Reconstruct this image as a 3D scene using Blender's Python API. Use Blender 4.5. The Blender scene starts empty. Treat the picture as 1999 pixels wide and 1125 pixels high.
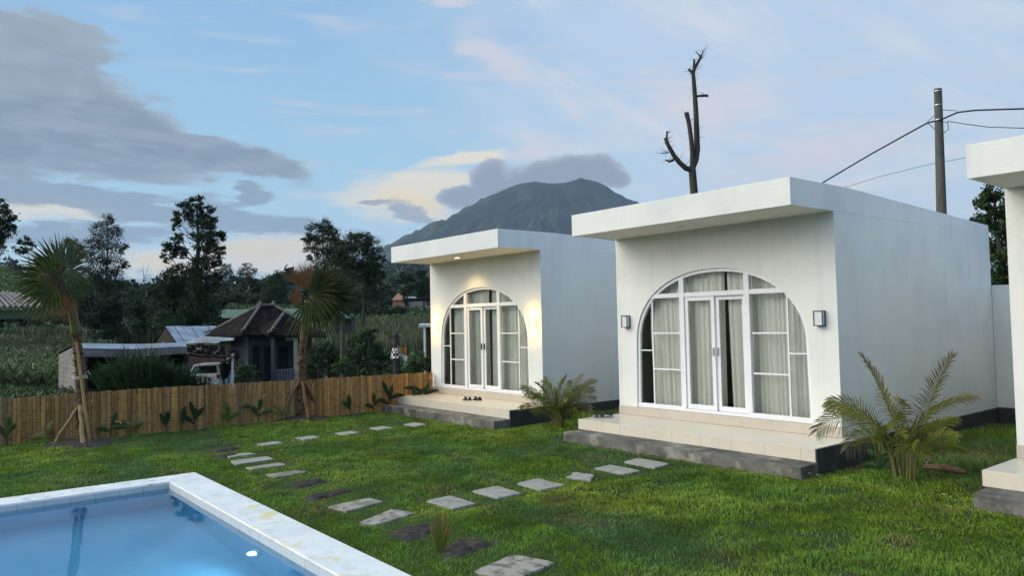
import bpy, math, random
import numpy as np
from mathutils import Vector, Matrix
rad = math.radians
rng = np.random.default_rng(7)
random.seed(7)
S = bpy.context.scene
COL = S.collection

# ------------------------------------------------------------------ camera
CH = 2.3
R = np.array([[0.6258039913861634, -0.04728531636054169, -0.7785457361143469],
              [0.779727894446191, 0.012531720450102224, 0.6259931042791687],
              [-0.019843764452754004, -0.998802810788618, 0.04471208084063678]])
FPX = 1473.6; CX, CY = 999.5, 562.5
cam_d = bpy.data.cameras.new('camera'); cam = bpy.data.objects.new('camera', cam_d); COL.objects.link(cam)
cam_d.sensor_width = 36.0; cam_d.lens = FPX / 1999 * 36.0
cam_d.clip_start = 0.1; cam_d.clip_end = 40000
M = Matrix.Identity(4)
for i in range(3):
    M[i][0] = R[i, 0]; M[i][1] = -R[i, 1]; M[i][2] = -R[i, 2]
M[2][3] = CH
cam.matrix_world = M
S.camera = cam

# ------------------------------------------------------------------ render / colour
S.render.engine = 'CYCLES'
S.cycles.use_denoising = True
S.cycles.max_bounces = 8; S.cycles.diffuse_bounces = 3; S.cycles.glossy_bounces = 3
S.cycles.transparent_max_bounces = 12; S.cycles.volume_bounces = 0
S.cycles.sample_clamp_indirect = 6.0
S.view_settings.view_transform = 'Standard'; S.view_settings.look = 'None'
S.view_settings.exposure = .35; S.view_settings.gamma = 1.0

SUN_EL = rad(38); SUN_AZ = rad(212)      # compass azimuth of the light (from +Y towards +X)
# ------------------------------------------------------------------ world: Nishita sky with clouds
W = bpy.data.worlds.new('World'); S.world = W; W.use_nodes = True
nt = W.node_tree; N = nt.nodes; L = nt.links; N.clear()
def sock(v, inp):
    if isinstance(v, (int, float)): inp.default_value = v
    elif isinstance(v, (tuple, list)): inp.default_value = tuple(v) + ((1,) if len(inp.default_value) == 4 and len(v) == 3 else ())
    else: L.new(v, inp)
def mth(op, a, b=0.0, c=None, clamp=False):
    n = N.new('ShaderNodeMath'); n.operation = op; n.use_clamp = clamp
    sock(a, n.inputs[0]); sock(b, n.inputs[1])
    if c is not None: sock(c, n.inputs[2])
    return n.outputs[0]
def mixc(f, a, b, bt='MIX'):
    n = N.new('ShaderNodeMix'); n.data_type = 'RGBA'; n.blend_type = bt
    sock(f, n.inputs[0]); sock(a, n.inputs[6]); sock(b, n.inputs[7]); return n.outputs[2]
def smooth(x, lo, hi):
    n = N.new('ShaderNodeMapRange'); n.interpolation_type = 'SMOOTHSTEP'
    sock(x, n.inputs[0]); n.inputs[1].default_value = lo; n.inputs[2].default_value = hi
    return n.outputs[0]
def noise(vec, scale, det=6, rough=.55, dist=0.0):
    n = N.new('ShaderNodeTexNoise'); L.new(vec, n.inputs['Vector'])
    n.inputs['Scale'].default_value = scale; n.inputs['Detail'].default_value = det
    n.inputs['Roughness'].default_value = rough; n.inputs['Distortion'].default_value = dist
    return n.outputs[0]
def comb(x, y, z=0.0):
    n = N.new('ShaderNodeCombineXYZ'); sock(x, n.inputs[0]); sock(y, n.inputs[1]); sock(z, n.inputs[2]); return n.outputs[0]
tc = N.new('ShaderNodeTexCoord'); sp = N.new('ShaderNodeSeparateXYZ'); L.new(tc.outputs['Generated'], sp.inputs[0])
dx, dy, dz = sp.outputs
FWD = (-0.779, 0.627)                     # compass bearing of the valley and the volcano
f_ = mth('ADD', mth('MULTIPLY', dx, FWD[0]), mth('MULTIPLY', dy, FWD[1]))
r_ = mth('ADD', mth('MULTIPLY', dx, FWD[1]), mth('MULTIPLY', dy, -FWD[0]))
AZ = mth('ARCTAN2', r_, f_)               # radians right of that bearing
EL = mth('ARCSINE', dz)
def azel(px, py):
    d = R @ np.array([px - CX, py - CY, FPX]); d /= np.linalg.norm(d)
    return math.atan2(d[0]*FWD[1] - d[1]*FWD[0], d[0]*FWD[0] + d[1]*FWD[1]), math.asin(d[2])
# domain-warped coordinates give the clouds frayed edges
uv = comb(AZ, mth('MULTIPLY', EL, 2.6))
wn = N.new('ShaderNodeTexNoise'); L.new(uv, wn.inputs['Vector']); wn.inputs['Scale'].default_value = 5.0; wn.inputs['Detail'].default_value = 7; wn.inputs['Roughness'].default_value = .6
ws = N.new('ShaderNodeSeparateColor'); L.new(wn.outputs['Color'], ws.inputs[0])
wa = mth('ADD', AZ, mth('MULTIPLY', mth('SUBTRACT', ws.outputs[0], .5), .16))
we = mth('ADD', EL, mth('MULTIPLY', mth('SUBTRACT', ws.outputs[1], .5), .075))
n_big = noise(uv, 6.0, 8, .6); n_fine = noise(comb(AZ, mth('MULTIPLY', EL, 4.0)), 16.0, 6, .6)
n_str = noise(comb(mth('MULTIPLY', AZ, .8), mth('MULTIPLY', EL, 7.0)), 7.0, 7, .6)
def blob(px, py, rx, ry, rot=0.0, warp=True):
    a0, e0 = azel(px, py); A = wa if warp else AZ; E = we if warp else EL
    u = mth('SUBTRACT', A, a0); v = mth('SUBTRACT', E, e0); c, s = math.cos(rad(rot)), math.sin(rad(rot))
    k = 1/1474.0
    x = mth('MULTIPLY', mth('ADD', mth('MULTIPLY', u, c), mth('MULTIPLY', v, s)), 1/(rx*k))
    y = mth('MULTIPLY', mth('SUBTRACT', mth('MULTIPLY', v, c), mth('MULTIPLY', u, s)), 1/(ry*k))
    return mth('SUBTRACT', 1.0, mth('SQRT', mth('ADD', mth('MULTIPLY', x, x), mth('MULTIPLY', y, y))))
def union(*b):
    o = b[0]
    for q in b[1:]: o = mth('MAXIMUM', o, q)
    return o
sky = N.new('ShaderNodeTexSky'); sky.sky_type = 'NISHITA'; sky.sun_disc = False
sky.sun_elevation = SUN_EL; sky.sun_rotation = SUN_AZ; sky.altitude = 1200; sky.air_density = 1.0; sky.dust_density = 1.0; sky.ozone_density = 1.5
BG = 0.10
EXPO = .35
def k(c): return tuple(v / BG / 2**EXPO for v in c)
base = mixc(1.0, sky.outputs[0], (.80, .94, 1.08), 'MULTIPLY')
lift = mixc(smooth(EL, .45, .05), k((.31, .55, .83)), k((.46, .76, .92)))
base = mixc(.88, base, lift)
# thin high veil: lavender-white to the right and over the rest of the sky
veil = mth('MULTIPLY', smooth(mth('ADD', mth('ADD', AZ, mth('MULTIPLY', n_big, .5)), mth('MULTIPLY', EL, .25)), .04, .55), .7)
c1 = mixc(veil, base, k((.60, .71, .86)))
wisp = mth('MULTIPLY', smooth(n_str, .5, .78), .6)
c1 = mixc(wisp, c1, k((.74, .70, .74)))
def rot_uv(deg, sx, sy):
    c_, s_ = math.cos(rad(deg)), math.sin(rad(deg))
    return comb(mth('MULTIPLY', mth('ADD', mth('MULTIPLY', AZ, c_), mth('MULTIPLY', EL, s_)), sx), mth('MULTIPLY', mth('SUBTRACT', mth('MULTIPLY', EL, c_), mth('MULTIPLY', AZ, s_)), sy), 1.7)
st1 = noise(rot_uv(-32, 2.2, 9.0), 1.6, 8, .62, .4); st2 = noise(rot_uv(6, 2.0, 11.0), 2.0, 8, .62, .3)
rightm = smooth(AZ, -.12, .10)
c1 = mixc(mth('MULTIPLY', mth('MULTIPLY', smooth(st1, .46, .74), rightm), .62), c1, k((.84, .80, .84)))
c1 = mixc(mth('MULTIPLY', mth('MULTIPLY', smooth(st2, .50, .75), mth('MULTIPLY', smooth(AZ, -.02, .12), smooth(EL, .34, .16))), .7), c1, k((.90, .82, .80)))
pink = smooth(mth('ADD', union(blob(960, 120, 130, 55, -42), blob(1380, 190, 210, 70, -8), blob(870, 0, 60, 22), blob(1020, 290, 150, 30, 6), blob(1620, 290, 260, 60, 6)), mth('MULTIPLY', mth('SUBTRACT', n_fine, .5), 1.6)), .0, .9)
c1 = mixc(mth('MULTIPLY', pink, .65), c1, k((.80, .72, .75)))
# cream and yellow glow near the horizon left of the volcano
cream = smooth(mth('ADD', union(blob(810, 375, 190, 62, 8), blob(520, 500, 180, 46), blob(130, 412, 150, 32), blob(900, 300, 110, 28, 14), blob(330, 520, 200, 26)), mth('MULTIPLY', mth('SUBTRACT', n_str, .5), 1.5)), .0, .62)
c1 = mixc(mth('MULTIPLY', smooth(EL, .20, .05), .35), c1, k((.86, .86, .86)))
c1 = mixc(mth('MULTIPLY', cream, .9), c1, k((.97, .85, .67)))
warm = smooth(mth('ADD', union(blob(790, 398, 90, 24, -10), blob(500, 490, 130, 20), blob(290, 520, 70, 14)), mth('MULTIPLY', mth('SUBTRACT', n_fine, .5), 1.2)), .0, .7)
c1 = mixc(mth('MULTIPLY', warm, .7), c1, k((1.0, .81, .48)))
# the long grey cloud bank from the left and its lower shelf
g1 = mth('ADD', mth('ADD', union(blob(-40, 212, 330, 100, -4), blob(20, 95, 175, 85, 0), blob(190, 235, 260, 85, -16), blob(400, 284, 225, 42, -12), blob(250, 290, 320, 36, -2)), mth('MULTIPLY', mth('SUBTRACT', n_big, .5), .80)), mth('ADD', mth('MULTIPLY', mth('SUBTRACT', n_str, .5), .55), mth('MULTIPLY', mth('SUBTRACT', n_fine, .5), .40)))
g2 = mth('ADD', union(blob(80, 370, 430, 46, -3), blob(420, 430, 310, 40, -6), blob(480, 375, 60, 24), blob(120, 465, 300, 22), blob(330, 555, 330, 30)), mth('ADD', mth('MULTIPLY', mth('SUBTRACT', n_str, .5), 2.1), mth('MULTIPLY', mth('SUBTRACT', n_fine, .5), 1.5)))
g1 = mth('ADD', g1, mth('MULTIPLY', mth('SUBTRACT', noise(rot_uv(-14, 2.5, 6.0), 12.0, 8, .7, .2), .5), .30))
a1 = smooth(g1, -.02, .24); a2 = smooth(g2, .14, .50)
grey1 = mixc(smooth(g1, .02, .42), k((.38, .44, .53)), mixc(smooth(mth('ADD', EL, mth('MULTIPLY', n_str, .10)), .36, .26), k((.33, .385, .46)), k((.225, .285, .365))))
grey1 = mixc(mth('MULTIPLY', smooth(mth('ADD', mth('MULTIPLY', n_fine, .5), mth('MULTIPLY', n_str, .5)), .42, .62), .8), grey1, k((.33, .385, .465)))
c1 = mixc(mth('MULTIPLY', a2, .9), c1, mixc(smooth(g2, .0, .5), k((.37, .45, .55)), k((.27, .345, .44))))
n_det0 = noise(rot_uv(-8, 3.0, 7.0), 9.0, 8, .68, .2)
grey1 = mixc(1.0, grey1, mixc(smooth(n_det0, .36, .66), (.92, .92, .92), (1.09, 1.085, 1.07)), 'MULTIPLY')
c1 = mixc(mth('MULTIPLY', a1, .95), c1, grey1)
g3 = mth('ADD', union(blob(798, 418, 52, 17, -22), blob(735, 392, 36, 7, -12)), mth('MULTIPLY', mth('SUBTRACT', n_fine, .5), .7))
c1 = mixc(mth('MULTIPLY', smooth(g3, .0, .4), .85), c1, k((.33, .38, .47)))
# cloud cap on the volcano (the part of it that stands behind the summit)
g4 = mth('ADD', union(blob(1110, 342, 105, 40, 3, False), blob(1000, 372, 110, 42, 14, False), blob(960, 352, 46, 40, 0, False), blob(905, 385, 52, 24, 0, False), blob(1160, 335, 58, 34, 0, False), blob(1195, 346, 40, 20, -12, False), blob(1060, 345, 70, 30, 5, False)),
         mth('MULTIPLY', mth('SUBTRACT', noise(comb(AZ, mth('MULTIPLY', EL, 1.3)), 34.0, 7, .6), .5), .85))
g4 = mth('ADD', g4, .10)
cap = mixc(smooth(g4, .05, .6), k((.44, .47, .55)), k((.29, .325, .41)))
c1 = mixc(mth('MULTIPLY', smooth(g4, .0, .22), .96), c1, cap)
# light added to unseen sky: blue eastward for side walls, bright behind for facades
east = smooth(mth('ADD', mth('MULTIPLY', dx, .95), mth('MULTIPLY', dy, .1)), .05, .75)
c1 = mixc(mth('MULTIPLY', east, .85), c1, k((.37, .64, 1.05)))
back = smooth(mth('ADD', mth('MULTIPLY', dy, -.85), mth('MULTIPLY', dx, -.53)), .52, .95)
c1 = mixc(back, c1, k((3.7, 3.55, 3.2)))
low = smooth(EL, .0, -.08)
c1 = mixc(low, c1, k((.10, .12, .09)))
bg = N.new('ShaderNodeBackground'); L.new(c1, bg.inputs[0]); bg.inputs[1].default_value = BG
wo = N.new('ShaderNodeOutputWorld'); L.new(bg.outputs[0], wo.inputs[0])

# ------------------------------------------------------------------ sun (soft, behind cloud)
sl = bpy.data.lights.new('sun', 'SUN'); so = bpy.data.objects.new('sun', sl); COL.objects.link(so)
sl.energy = 1.4; sl.angle = rad(50); sl.color = (1.0, .95, .86)
sd = Vector((math.sin(SUN_AZ)*math.cos(SUN_EL), math.cos(SUN_AZ)*math.cos(SUN_EL), math.sin(SUN_EL)))
so.rotation_euler = sd.to_track_quat('Z', 'Y').to_euler()

# ------------------------------------------------------------------ helpers: projecting photo measurements on to known planes
def ray(px, py): return R @ np.array([px - CX, py - CY, FPX])
def P(px, py, depth):                     # point at a given distance along the viewing bearing
    return ray(px, py) / FPX * depth + np.array([0, 0, CH])
def onz(px, py, z=0.0):
    r = ray(px, py); return r * ((z - CH) / r[2]) + np.array([0, 0, CH])
FWv = np.array([FWD[0], FWD[1], 0.0]); RTv = np.array([FWD[1], -FWD[0], 0.0]); UPv = np.array([0, 0, 1.0])

# ------------------------------------------------------------------ helpers: meshes
class MB:
    def __init__(s): s.v = []; s.f = []; s.c = []; s.n = 0
    def add(s, v, f, c=None):
        v = np.asarray(v, float); s.v.append(v)
        s.f += [tuple(i + s.n for i in q) for q in f]; s.n += len(v)
        s.c.append(np.tile(np.array(c if c is not None else (1, 1, 1), float), (len(v), 1)) if c is None or np.ndim(c) == 1 else np.asarray(c, float))
    def box(s, x0, x1, y0, y1, z0, z1, c=None, skip=()):
        v = [(x, y, z) for z in (z0, z1) for y in (y0, y1) for x in (x0, x1)]
        fs = {'b': (0, 2, 3, 1), 't': (4, 5, 7, 6), 'f': (0, 1, 5, 4), 'k': (2, 6, 7, 3), 'l': (0, 4, 6, 2), 'r': (1, 3, 7, 5)}
        s.add(v, [q for n, q in fs.items() if n not in skip], c)
    def obox(s, o, ax, ay, az, c=None):   # oriented box from a corner and three edge vectors
        o, ax, ay, az = map(np.asarray, (o, ax, ay, az))
        v = [o + i*ax + j*ay + m*az for m in (0, 1) for j in (0, 1) for i in (0, 1)]
        s.add(v, [(0, 2, 3, 1), (4, 5, 7, 6), (0, 1, 5, 4), (2, 6, 7, 3), (0, 4, 6, 2), (1, 3, 7, 5)], c)
    def tube(s, pts, rs, n=8, c=None, cap=True):
        pts = np.asarray(pts, float); m = len(pts)
        rs = np.full(m, rs) if np.ndim(rs) == 0 else np.asarray(rs, float)
        t = np.gradient(pts, axis=0); t /= np.linalg.norm(t, axis=1)[:, None] + 1e-9
        up = np.array([0, 0, 1.0]) if abs(t[0][2]) < .9 else np.array([1.0, 0, 0])
        V = []
        a = np.cross(t[0], up); a /= np.linalg.norm(a)
        for i in range(m):
            a = a - t[i]*np.dot(a, t[i]); a /= np.linalg.norm(a); b = np.cross(t[i], a)
            for j in range(n):
                th = 2*math.pi*j/n; V.append(pts[i] + rs[i]*(a*math.cos(th) + b*math.sin(th)))
        F = [(i*n + j, i*n + (j+1) % n, (i+1)*n + (j+1) % n, (i+1)*n + j) for i in range(m-1) for j in range(n)]
        if cap: F += [tuple(range(n))[::-1], tuple((m-1)*n + j for j in range(n))]
        s.add(V, F, c)
    def prism(s, poly, ex, c=None):       # polygon (3-D points) extruded along ex
        p = np.asarray(poly, float); n = len(p); v = np.vstack([p, p + np.asarray(ex)])
        s.add(v, [tuple(range(n))[::-1], tuple(range(n, 2*n))] + [(i, (i+1) % n, n + (i+1) % n, n + i) for i in range(n)], c)
    def quadgrid(s, g, c=None, skip=None):
        g = np.asarray(g, float); a, b = g.shape[:2]
        F = [(i*b + j, (i+1)*b + j, (i+1)*b + j+1, i*b + j+1) for i in range(a-1) for j in range(b-1) if skip is None or not skip(i, j)]
        s.add(g.reshape(-1, 3), F, c)
    def sphere(s, o, r, n=10, m=7, c=None):
        o = np.asarray(o, float); r = np.broadcast_to(np.asarray(r, float), (3,))
        v = [o + r*np.array([math.sin(math.pi*i/m)*math.cos(2*math.pi*j/n), math.sin(math.pi*i/m)*math.sin(2*math.pi*j/n), math.cos(math.pi*i/m)]) for i in range(m+1) for j in range(n)]
        s.add(v, [(i*n+j, (i+1)*n+j, (i+1)*n+(j+1) % n, i*n+(j+1) % n) for i in range(m) for j in range(n)], c)
    def build(s, name, mat, parent=None, smooth=False, bevel=0.0):
        return mesh_obj(name, np.vstack(s.v), s.f, mat, parent, np.vstack(s.c), smooth, bevel)
def link(o, parent):
    COL.objects.link(o)
    if parent is not None:
        o.parent = parent
        top = parent
        o.matrix_parent_inverse = Matrix.Translation(-ORG[parent.name])
    ORG[o.name] = Vector((0, 0, 0))
ORG = {}
def mesh_obj(name, v, f, mat, parent=None, col=None, smooth=False, bevel=0.0):
    me = bpy.data.meshes.new(name); v = np.asarray(v, np.float32)
    if isinstance(f, np.ndarray):
        me.vertices.add(len(v)); me.vertices.foreach_set('co', v.ravel())
        me.loops.add(f.size); me.loops.foreach_set('vertex_index', f.ravel().astype(np.int32))
        me.polygons.add(len(f)); me.polygons.foreach_set('loop_start', np.arange(0, f.size, f.shape[1], dtype=np.int32))
        me.update(calc_edges=True)
    else:
        me.from_pydata(v.tolist(), [], f); me.update()
    if col is not None:
        at = me.attributes.new('tint', 'FLOAT_COLOR', 'POINT')
        at.data.foreach_set('color', np.hstack([col, np.ones((len(col), 1))]).astype(np.float32).ravel())
    if smooth: me.polygons.foreach_set('use_smooth', np.ones(len(me.polygons), bool))
    o = bpy.data.objects.new(name, me); me.materials.append(mat); link(o, parent)
    if bevel:
        b = o.modifiers.new('bevel', 'BEVEL'); b.width = bevel; b.segments = 2; b.limit_method = 'ANGLE'; b.angle_limit = rad(40)
    return o
def tag(o, label=None, cat=None, group=None, kind=None):
    if label: o['label'] = label
    if cat: o['category'] = cat
    if group: o['group'] = group
    if kind: o['kind'] = kind
    return o
def thing(name, label, cat, loc=(0, 0, 0), group=None):
    o = bpy.data.objects.new(name, None); o.location = Vector([float(q) for q in loc]); o.empty_display_size = .2; COL.objects.link(o)
    ORG[o.name] = Vector([float(q) for q in loc]); return tag(o, label, cat, group)

# ------------------------------------------------------------------ helpers: materials
def mat(name, c, rough=.8, c2=None, nscale=4.0, bump=0.0, bscale=60.0, tint=False, spec=.3, metal=0.0, stretch=None, lo=.35, hi=.7, dist=.0, rot=None, c3=None, n3=.8, extra=None):
    m = bpy.data.materials.new(name); m.use_nodes = True; t = m.node_tree; n = t.nodes; l = t.links
    p = n['Principled BSDF']; p.inputs['Roughness'].default_value = rough; p.inputs['Specular IOR Level'].default_value = spec; p.inputs['Metallic'].default_value = metal
    tcn = n.new('ShaderNodeTexCoord'); vec = tcn.outputs['Object']
    if stretch:
        mp = n.new('ShaderNodeMapping'); mp.inputs['Scale'].default_value = stretch; l.new(vec, mp.inputs[0]); vec = mp.outputs[0]
    cur = None
    def rgb(q): return tuple(q) + (1,)
    def mix(fac, a, b, bt='MIX'):
        x = n.new('ShaderNodeMix'); x.data_type = 'RGBA'; x.blend_type = bt
        for v, i in ((fac, 0), (a, 6), (b, 7)):
            if isinstance(v, (int, float)): x.inputs[i].default_value = v
            elif isinstance(v, tuple): x.inputs[i].default_value = rgb(v)
            else: l.new(v, x.inputs[i])
        return x.outputs[2]
    def ns(scale, lo_, hi_, det=6, vec_=None):
        x = n.new('ShaderNodeTexNoise'); x.inputs['Scale'].default_value = scale; x.inputs['Detail'].default_value = det; x.inputs['Roughness'].default_value = .6; x.inputs['Distortion'].default_value = dist
        l.new(vec_ or vec, x.inputs['Vector']); r = n.new('ShaderNodeMapRange'); r.interpolation_type = 'SMOOTHSTEP'; r.inputs[1].default_value = lo_; r.inputs[2].default_value = hi_
        l.new(x.outputs[0], r.inputs[0]); return r.outputs[0]
    cur = tuple(c)
    if c2 is not None: cur = mix(ns(nscale, lo, hi), cur, tuple(c2))
    if c3 is not None: cur = mix(ns(n3, .48, .72), cur, tuple(c3))
    if extra: cur = extra(n, l, tcn, cur, mix, ns)
    if tint:
        a = n.new('ShaderNodeAttribute'); a.attribute_name = 'tint'; cur = mix(1.0, cur, a.outputs['Color'], 'MULTIPLY')
    if isinstance(cur, tuple): p.inputs['Base Color'].default_value = rgb(cur)
    else: l.new(cur, p.inputs['Base Color'])
    if bump:
        x = n.new('ShaderNodeTexNoise'); x.inputs['Scale'].default_value = bscale; x.inputs['Detail'].default_value = 5; l.new(vec, x.inputs['Vector'])
        b = n.new('ShaderNodeBump'); b.inputs['Strength'].default_value = bump; b.inputs['Distance'].default_value = .02; l.new(x.outputs[0], b.inputs['Height']); l.new(b.outputs[0], p.inputs['Normal'])
    return m
def leafmat(name, c=(1, 1, 1), rough=.55, trans=.25):
    m = mat(name, c, rough, tint=True, spec=.25); t = m.node_tree; n = t.nodes; l = t.links
    p = n['Principled BSDF']; tr = n.new('ShaderNodeBsdfTranslucent'); src = p.inputs['Base Color'].links[0].from_socket; l.new(src, tr.inputs[0])
    mx = n.new('ShaderNodeMixShader'); mx.inputs[0].default_value = trans; l.new(p.outputs[0], mx.inputs[1]); l.new(tr.outputs[0], mx.inputs[2]); l.new(mx.outputs[0], n['Material Output'].inputs[0]); return m
def emis(name, c, s):
    m = bpy.data.materials.new(name); m.use_nodes = True; p = m.node_tree.nodes['Principled BSDF']
    p.inputs['Base Color'].default_value = tuple(c) + (1,); p.inputs['Emission Color'].default_value = tuple(c) + (1,); p.inputs['Emission Strength'].default_value = s; return m
def glassmat(name, tintc, rough=0.0, ior=1.45, fmul=1.0):
    m = bpy.data.materials.new(name); m.use_nodes = True; t = m.node_tree; n = t.nodes; l = t.links; n.remove(n['Principled BSDF'])
    tr = n.new('ShaderNodeBsdfTransparent'); tr.inputs[0].default_value = tuple(tintc) + (1,)
    gl = n.new('ShaderNodeBsdfGlossy'); gl.inputs['Roughness'].default_value = rough; gl.inputs[0].default_value = (1, 1, 1, 1)
    fr = n.new('ShaderNodeFresnel'); fr.inputs[0].default_value = ior
    mm = n.new('ShaderNodeMath'); mm.operation = 'MULTIPLY'; mm.inputs[1].default_value = fmul; mm.use_clamp = True; l.new(fr.outputs[0], mm.inputs[0])
    mx = n.new('ShaderNodeMixShader'); l.new(mm.outputs[0], mx.inputs[0]); l.new(tr.outputs[0], mx.inputs[1]); l.new(gl.outputs[0], mx.inputs[2]); l.new(mx.outputs[0], n['Material Output'].inputs[0]); return m

def gridlines(sx=None, sy=None, sz=None, ox=0, oy=0, oz=0, w=.006, dark=.55):
    def ex(n, l, tcn, cur, mix, ns):
        s = n.new('ShaderNodeSeparateXYZ'); l.new(tcn.outputs['Object'], s.inputs[0]); tot = None
        for i, (per, off) in enumerate(((sx, ox), (sy, oy), (sz, oz))):
            if not per: continue
            a = n.new('ShaderNodeMath'); a.operation = 'ADD'; a.inputs[1].default_value = off + 1000*per; l.new(s.outputs[i], a.inputs[0])
            b = n.new('ShaderNodeMath'); b.operation = 'MODULO'; b.inputs[1].default_value = per; l.new(a.outputs[0], b.inputs[0])
            d = n.new('ShaderNodeMath'); d.operation = 'LESS_THAN'; d.inputs[1].default_value = w; l.new(b.outputs[0], d.inputs[0])
            if tot is None: tot = d.outputs[0]
            else:
                e = n.new('ShaderNodeMath'); e.operation = 'MAXIMUM'; l.new(tot, e.inputs[0]); l.new(d.outputs[0], e.inputs[1]); tot = e.outputs[0]
        dk = mix(1.0, cur, (dark, dark, dark), 'MULTIPLY')
        return mix(tot, cur, dk)
    return ex
def streaks(n, l, tcn, cur, mix, ns):
    mp = n.new('ShaderNodeMapping'); mp.inputs['Scale'].default_value = (5, 5, .35); l.new(tcn.outputs['Object'], mp.inputs[0])
    return mix(ns(1.0, .52, .80, 6, mp.outputs[0]), cur, (.68, .685, .66))
M_plaster = mat('white_plaster', (.81, .80, .75), .85, (.76, .755, .715), 1.3, .18, 25, c3=(.70, .70, .67), n3=.6, extra=streaks)
M_plaster_r = mat('weathered_white_plaster', (.78, .785, .76), .85, (.73, .74, .72), 1.1, .12, 25, c3=(.69, .70, .69), n3=.4, extra=streaks)
M_tile = mat('cream_tile', (.70, .63, .50), .28, (.66, .60, .49), 3, spec=.5, extra=gridlines(.6, .6, None, .1, .32, 0, .007, .6))
M_skirt = mat('beige_skirting_tile', (.56, .49, .40), .35, (.52, .46, .38), 3, spec=.5, extra=gridlines(.6, None, None, .1, 0, 0, .006, .75))
M_dark = mat('dark_base_paint', (.045, .05, .052), .8, (.09, .095, .095), 3.0, .2, 20, lo=.5, hi=.8)
M_conc = mat('rough_concrete', (.17, .16, .14), .95, (.085, .08, .07), 2.2, .7, 22, lo=.38, hi=.66, c3=(.34, .315, .265), n3=2.6)
M_frame = mat('white_aluminium', (.82, .82, .83), .4, (.78, .78, .8), 2.0)
M_glass = glassmat('window_glass', (.95, .97, .96), .0, 1.5, 1.0)
M_curt = mat('grey_white_curtain', (.85, .85, .79), .9, (.79, .80, .74), 3.0, spec=.05)
M_int = mat('interior_paint', (.25, .27, .27), .9)
M_black = mat('black_metal', (.012, .012, .013), .45, spec=.4)
M_diff_off = mat('opal_diffuser', (.72, .72, .76), .35)
M_diff_on = emis('opal_diffuser_lit', (1.0, .74, .26), 7.0)
M_down_off = mat('downlight_off', (.75, .75, .72), .4)
M_down_on = emis('downlight_lit', (1.0, .84, .52), 6.0)
M_metal = mat('steel', (.5, .5, .52), .3, metal=1.0)

# ------------------------------------------------------------------ terrain
DL = np.array([14., 22, 32, 45, 65, 90, 130, 200, 350, 700, 1500, 2600])
COLS = {-900: [460, 160, 120, 90, 45, -40, -120, -170, -190, -190, -160, -80],
        0:    [460, 152, 120, 86, 46, 4, -50, -100, -128, -118, -90, -50],
        110:  [460, 152, 124, 90, 46, 6, -34, -62, -74, -76, -70, -40],
        250:  [460, 190, 140, 103, 52, 16, -8, -34, -46, -54, -56, -35],
        430:  [460, 208, 147, 105, 58, 20, -14, -38, -50, -62, -66, -40],
        600:  [460, 208, 147, 105, 58, 20, -12, -36, -52, -74, -86, -60],
        790:  [460, 208, 147, 105, 54, 12, -8, -36, -52, -84, -118, -90],
        1000: [460, 208, 147, 105, 54, 14, -5, -30, -52, -84, -110, -90],
        1400: [460, 208, 147, 100, 60, 30, 10, -15, -30, -60, -80, -60],
        2600: [460, 208, 147, 100, 60, 30, 10, -5, -15, -30, -40, -40]}
ca = np.array([math.atan((p - CX)/FPX) for p in COLS]); cv = np.array(list(COLS.values()), float)
def vnoise(x, y, seed=0):
    x = np.asarray(x, float); y = np.asarray(y, float); xi = np.floor(x).astype(np.int64); yi = np.floor(y).astype(np.int64); fx = x - xi; fy = y - yi
    fx = fx*fx*(3 - 2*fx); fy = fy*fy*(3 - 2*fy)
    def h(a, b):
        q = (a*374761393 + b*668265263 + seed*974634777) & 0xffffffff; q = ((q ^ (q >> 13))*1274126177) & 0xffffffff; return ((q ^ (q >> 16)) & 0xffff)/65535.0
    return (h(xi, yi)*(1-fx) + h(xi+1, yi)*fx)*(1-fy) + (h(xi, yi+1)*(1-fx) + h(xi+1, yi+1)*fx)*fy
def fbm(x, y, seed=0, o=4):
    t = 0; a = .5; f = 1.0
    for i in range(o): t = t + a*vnoise(np.asarray(x)*f, np.asarray(y)*f, seed+i); a *= .5; f *= 2.03
    return t
def terr(x, y):
    x = np.asarray(x, float); y = np.asarray(y, float)
    f = x*FWD[0] + y*FWD[1]; r = x*FWD[1] - y*FWD[0]; d = np.hypot(x, y); az = np.arctan2(r, f)
    dd = np.clip(np.maximum(f, d*.5), DL[0], DL[-1])
    ci = np.clip(np.searchsorted(ca, az) - 1, 0, len(ca)-2); ct = np.clip((az - ca[ci])/(ca[ci+1]-ca[ci]), 0, 1); ct = ct*ct*(3-2*ct)
    ld = np.log(DL); di = np.clip(np.searchsorted(ld, np.log(dd)) - 1, 0, len(DL)-2); dt = (np.log(dd) - ld[di])/(ld[di+1]-ld[di])
    rel = (cv[ci, di]*(1-ct) + cv[ci+1, di]*ct)*(1-dt) + (cv[ci, di+1]*(1-ct) + cv[ci+1, di+1]*ct)*dt
    rel = rel - np.clip((d-250)/500, 0, 1)*(26*(fbm(az*11+9, d/500, 12, 4)-.47) + 12*(fbm(az*45+9, d/160, 14, 3)-.44))
    z = CH - rel*dd/FPX
    return z + np.clip((d-60)/400, 0, 1)*8*(fbm(x/60, y/60, 3) - .47)
def field_col(n, l, tcn, cur, mix, ns):
    return mix(ns(.012, .45, .6), cur, (.022, .042, .02))
M_field = mat('field_grass', (.034, .060, .019), .95, (.022, .040, .015), .25, .5, 3, c3=(.05, .075, .026), n3=.06, extra=field_col)
az_l = np.concatenate([np.linspace(-math.pi, -.8, 24)[:-1], np.linspace(-.8, .75, 190), np.linspace(.75, math.pi, 24)[1:]])
d_l = np.geomspace(9.0, 2600, 130)
g = np.zeros((len(d_l), len(az_l), 3))
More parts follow.
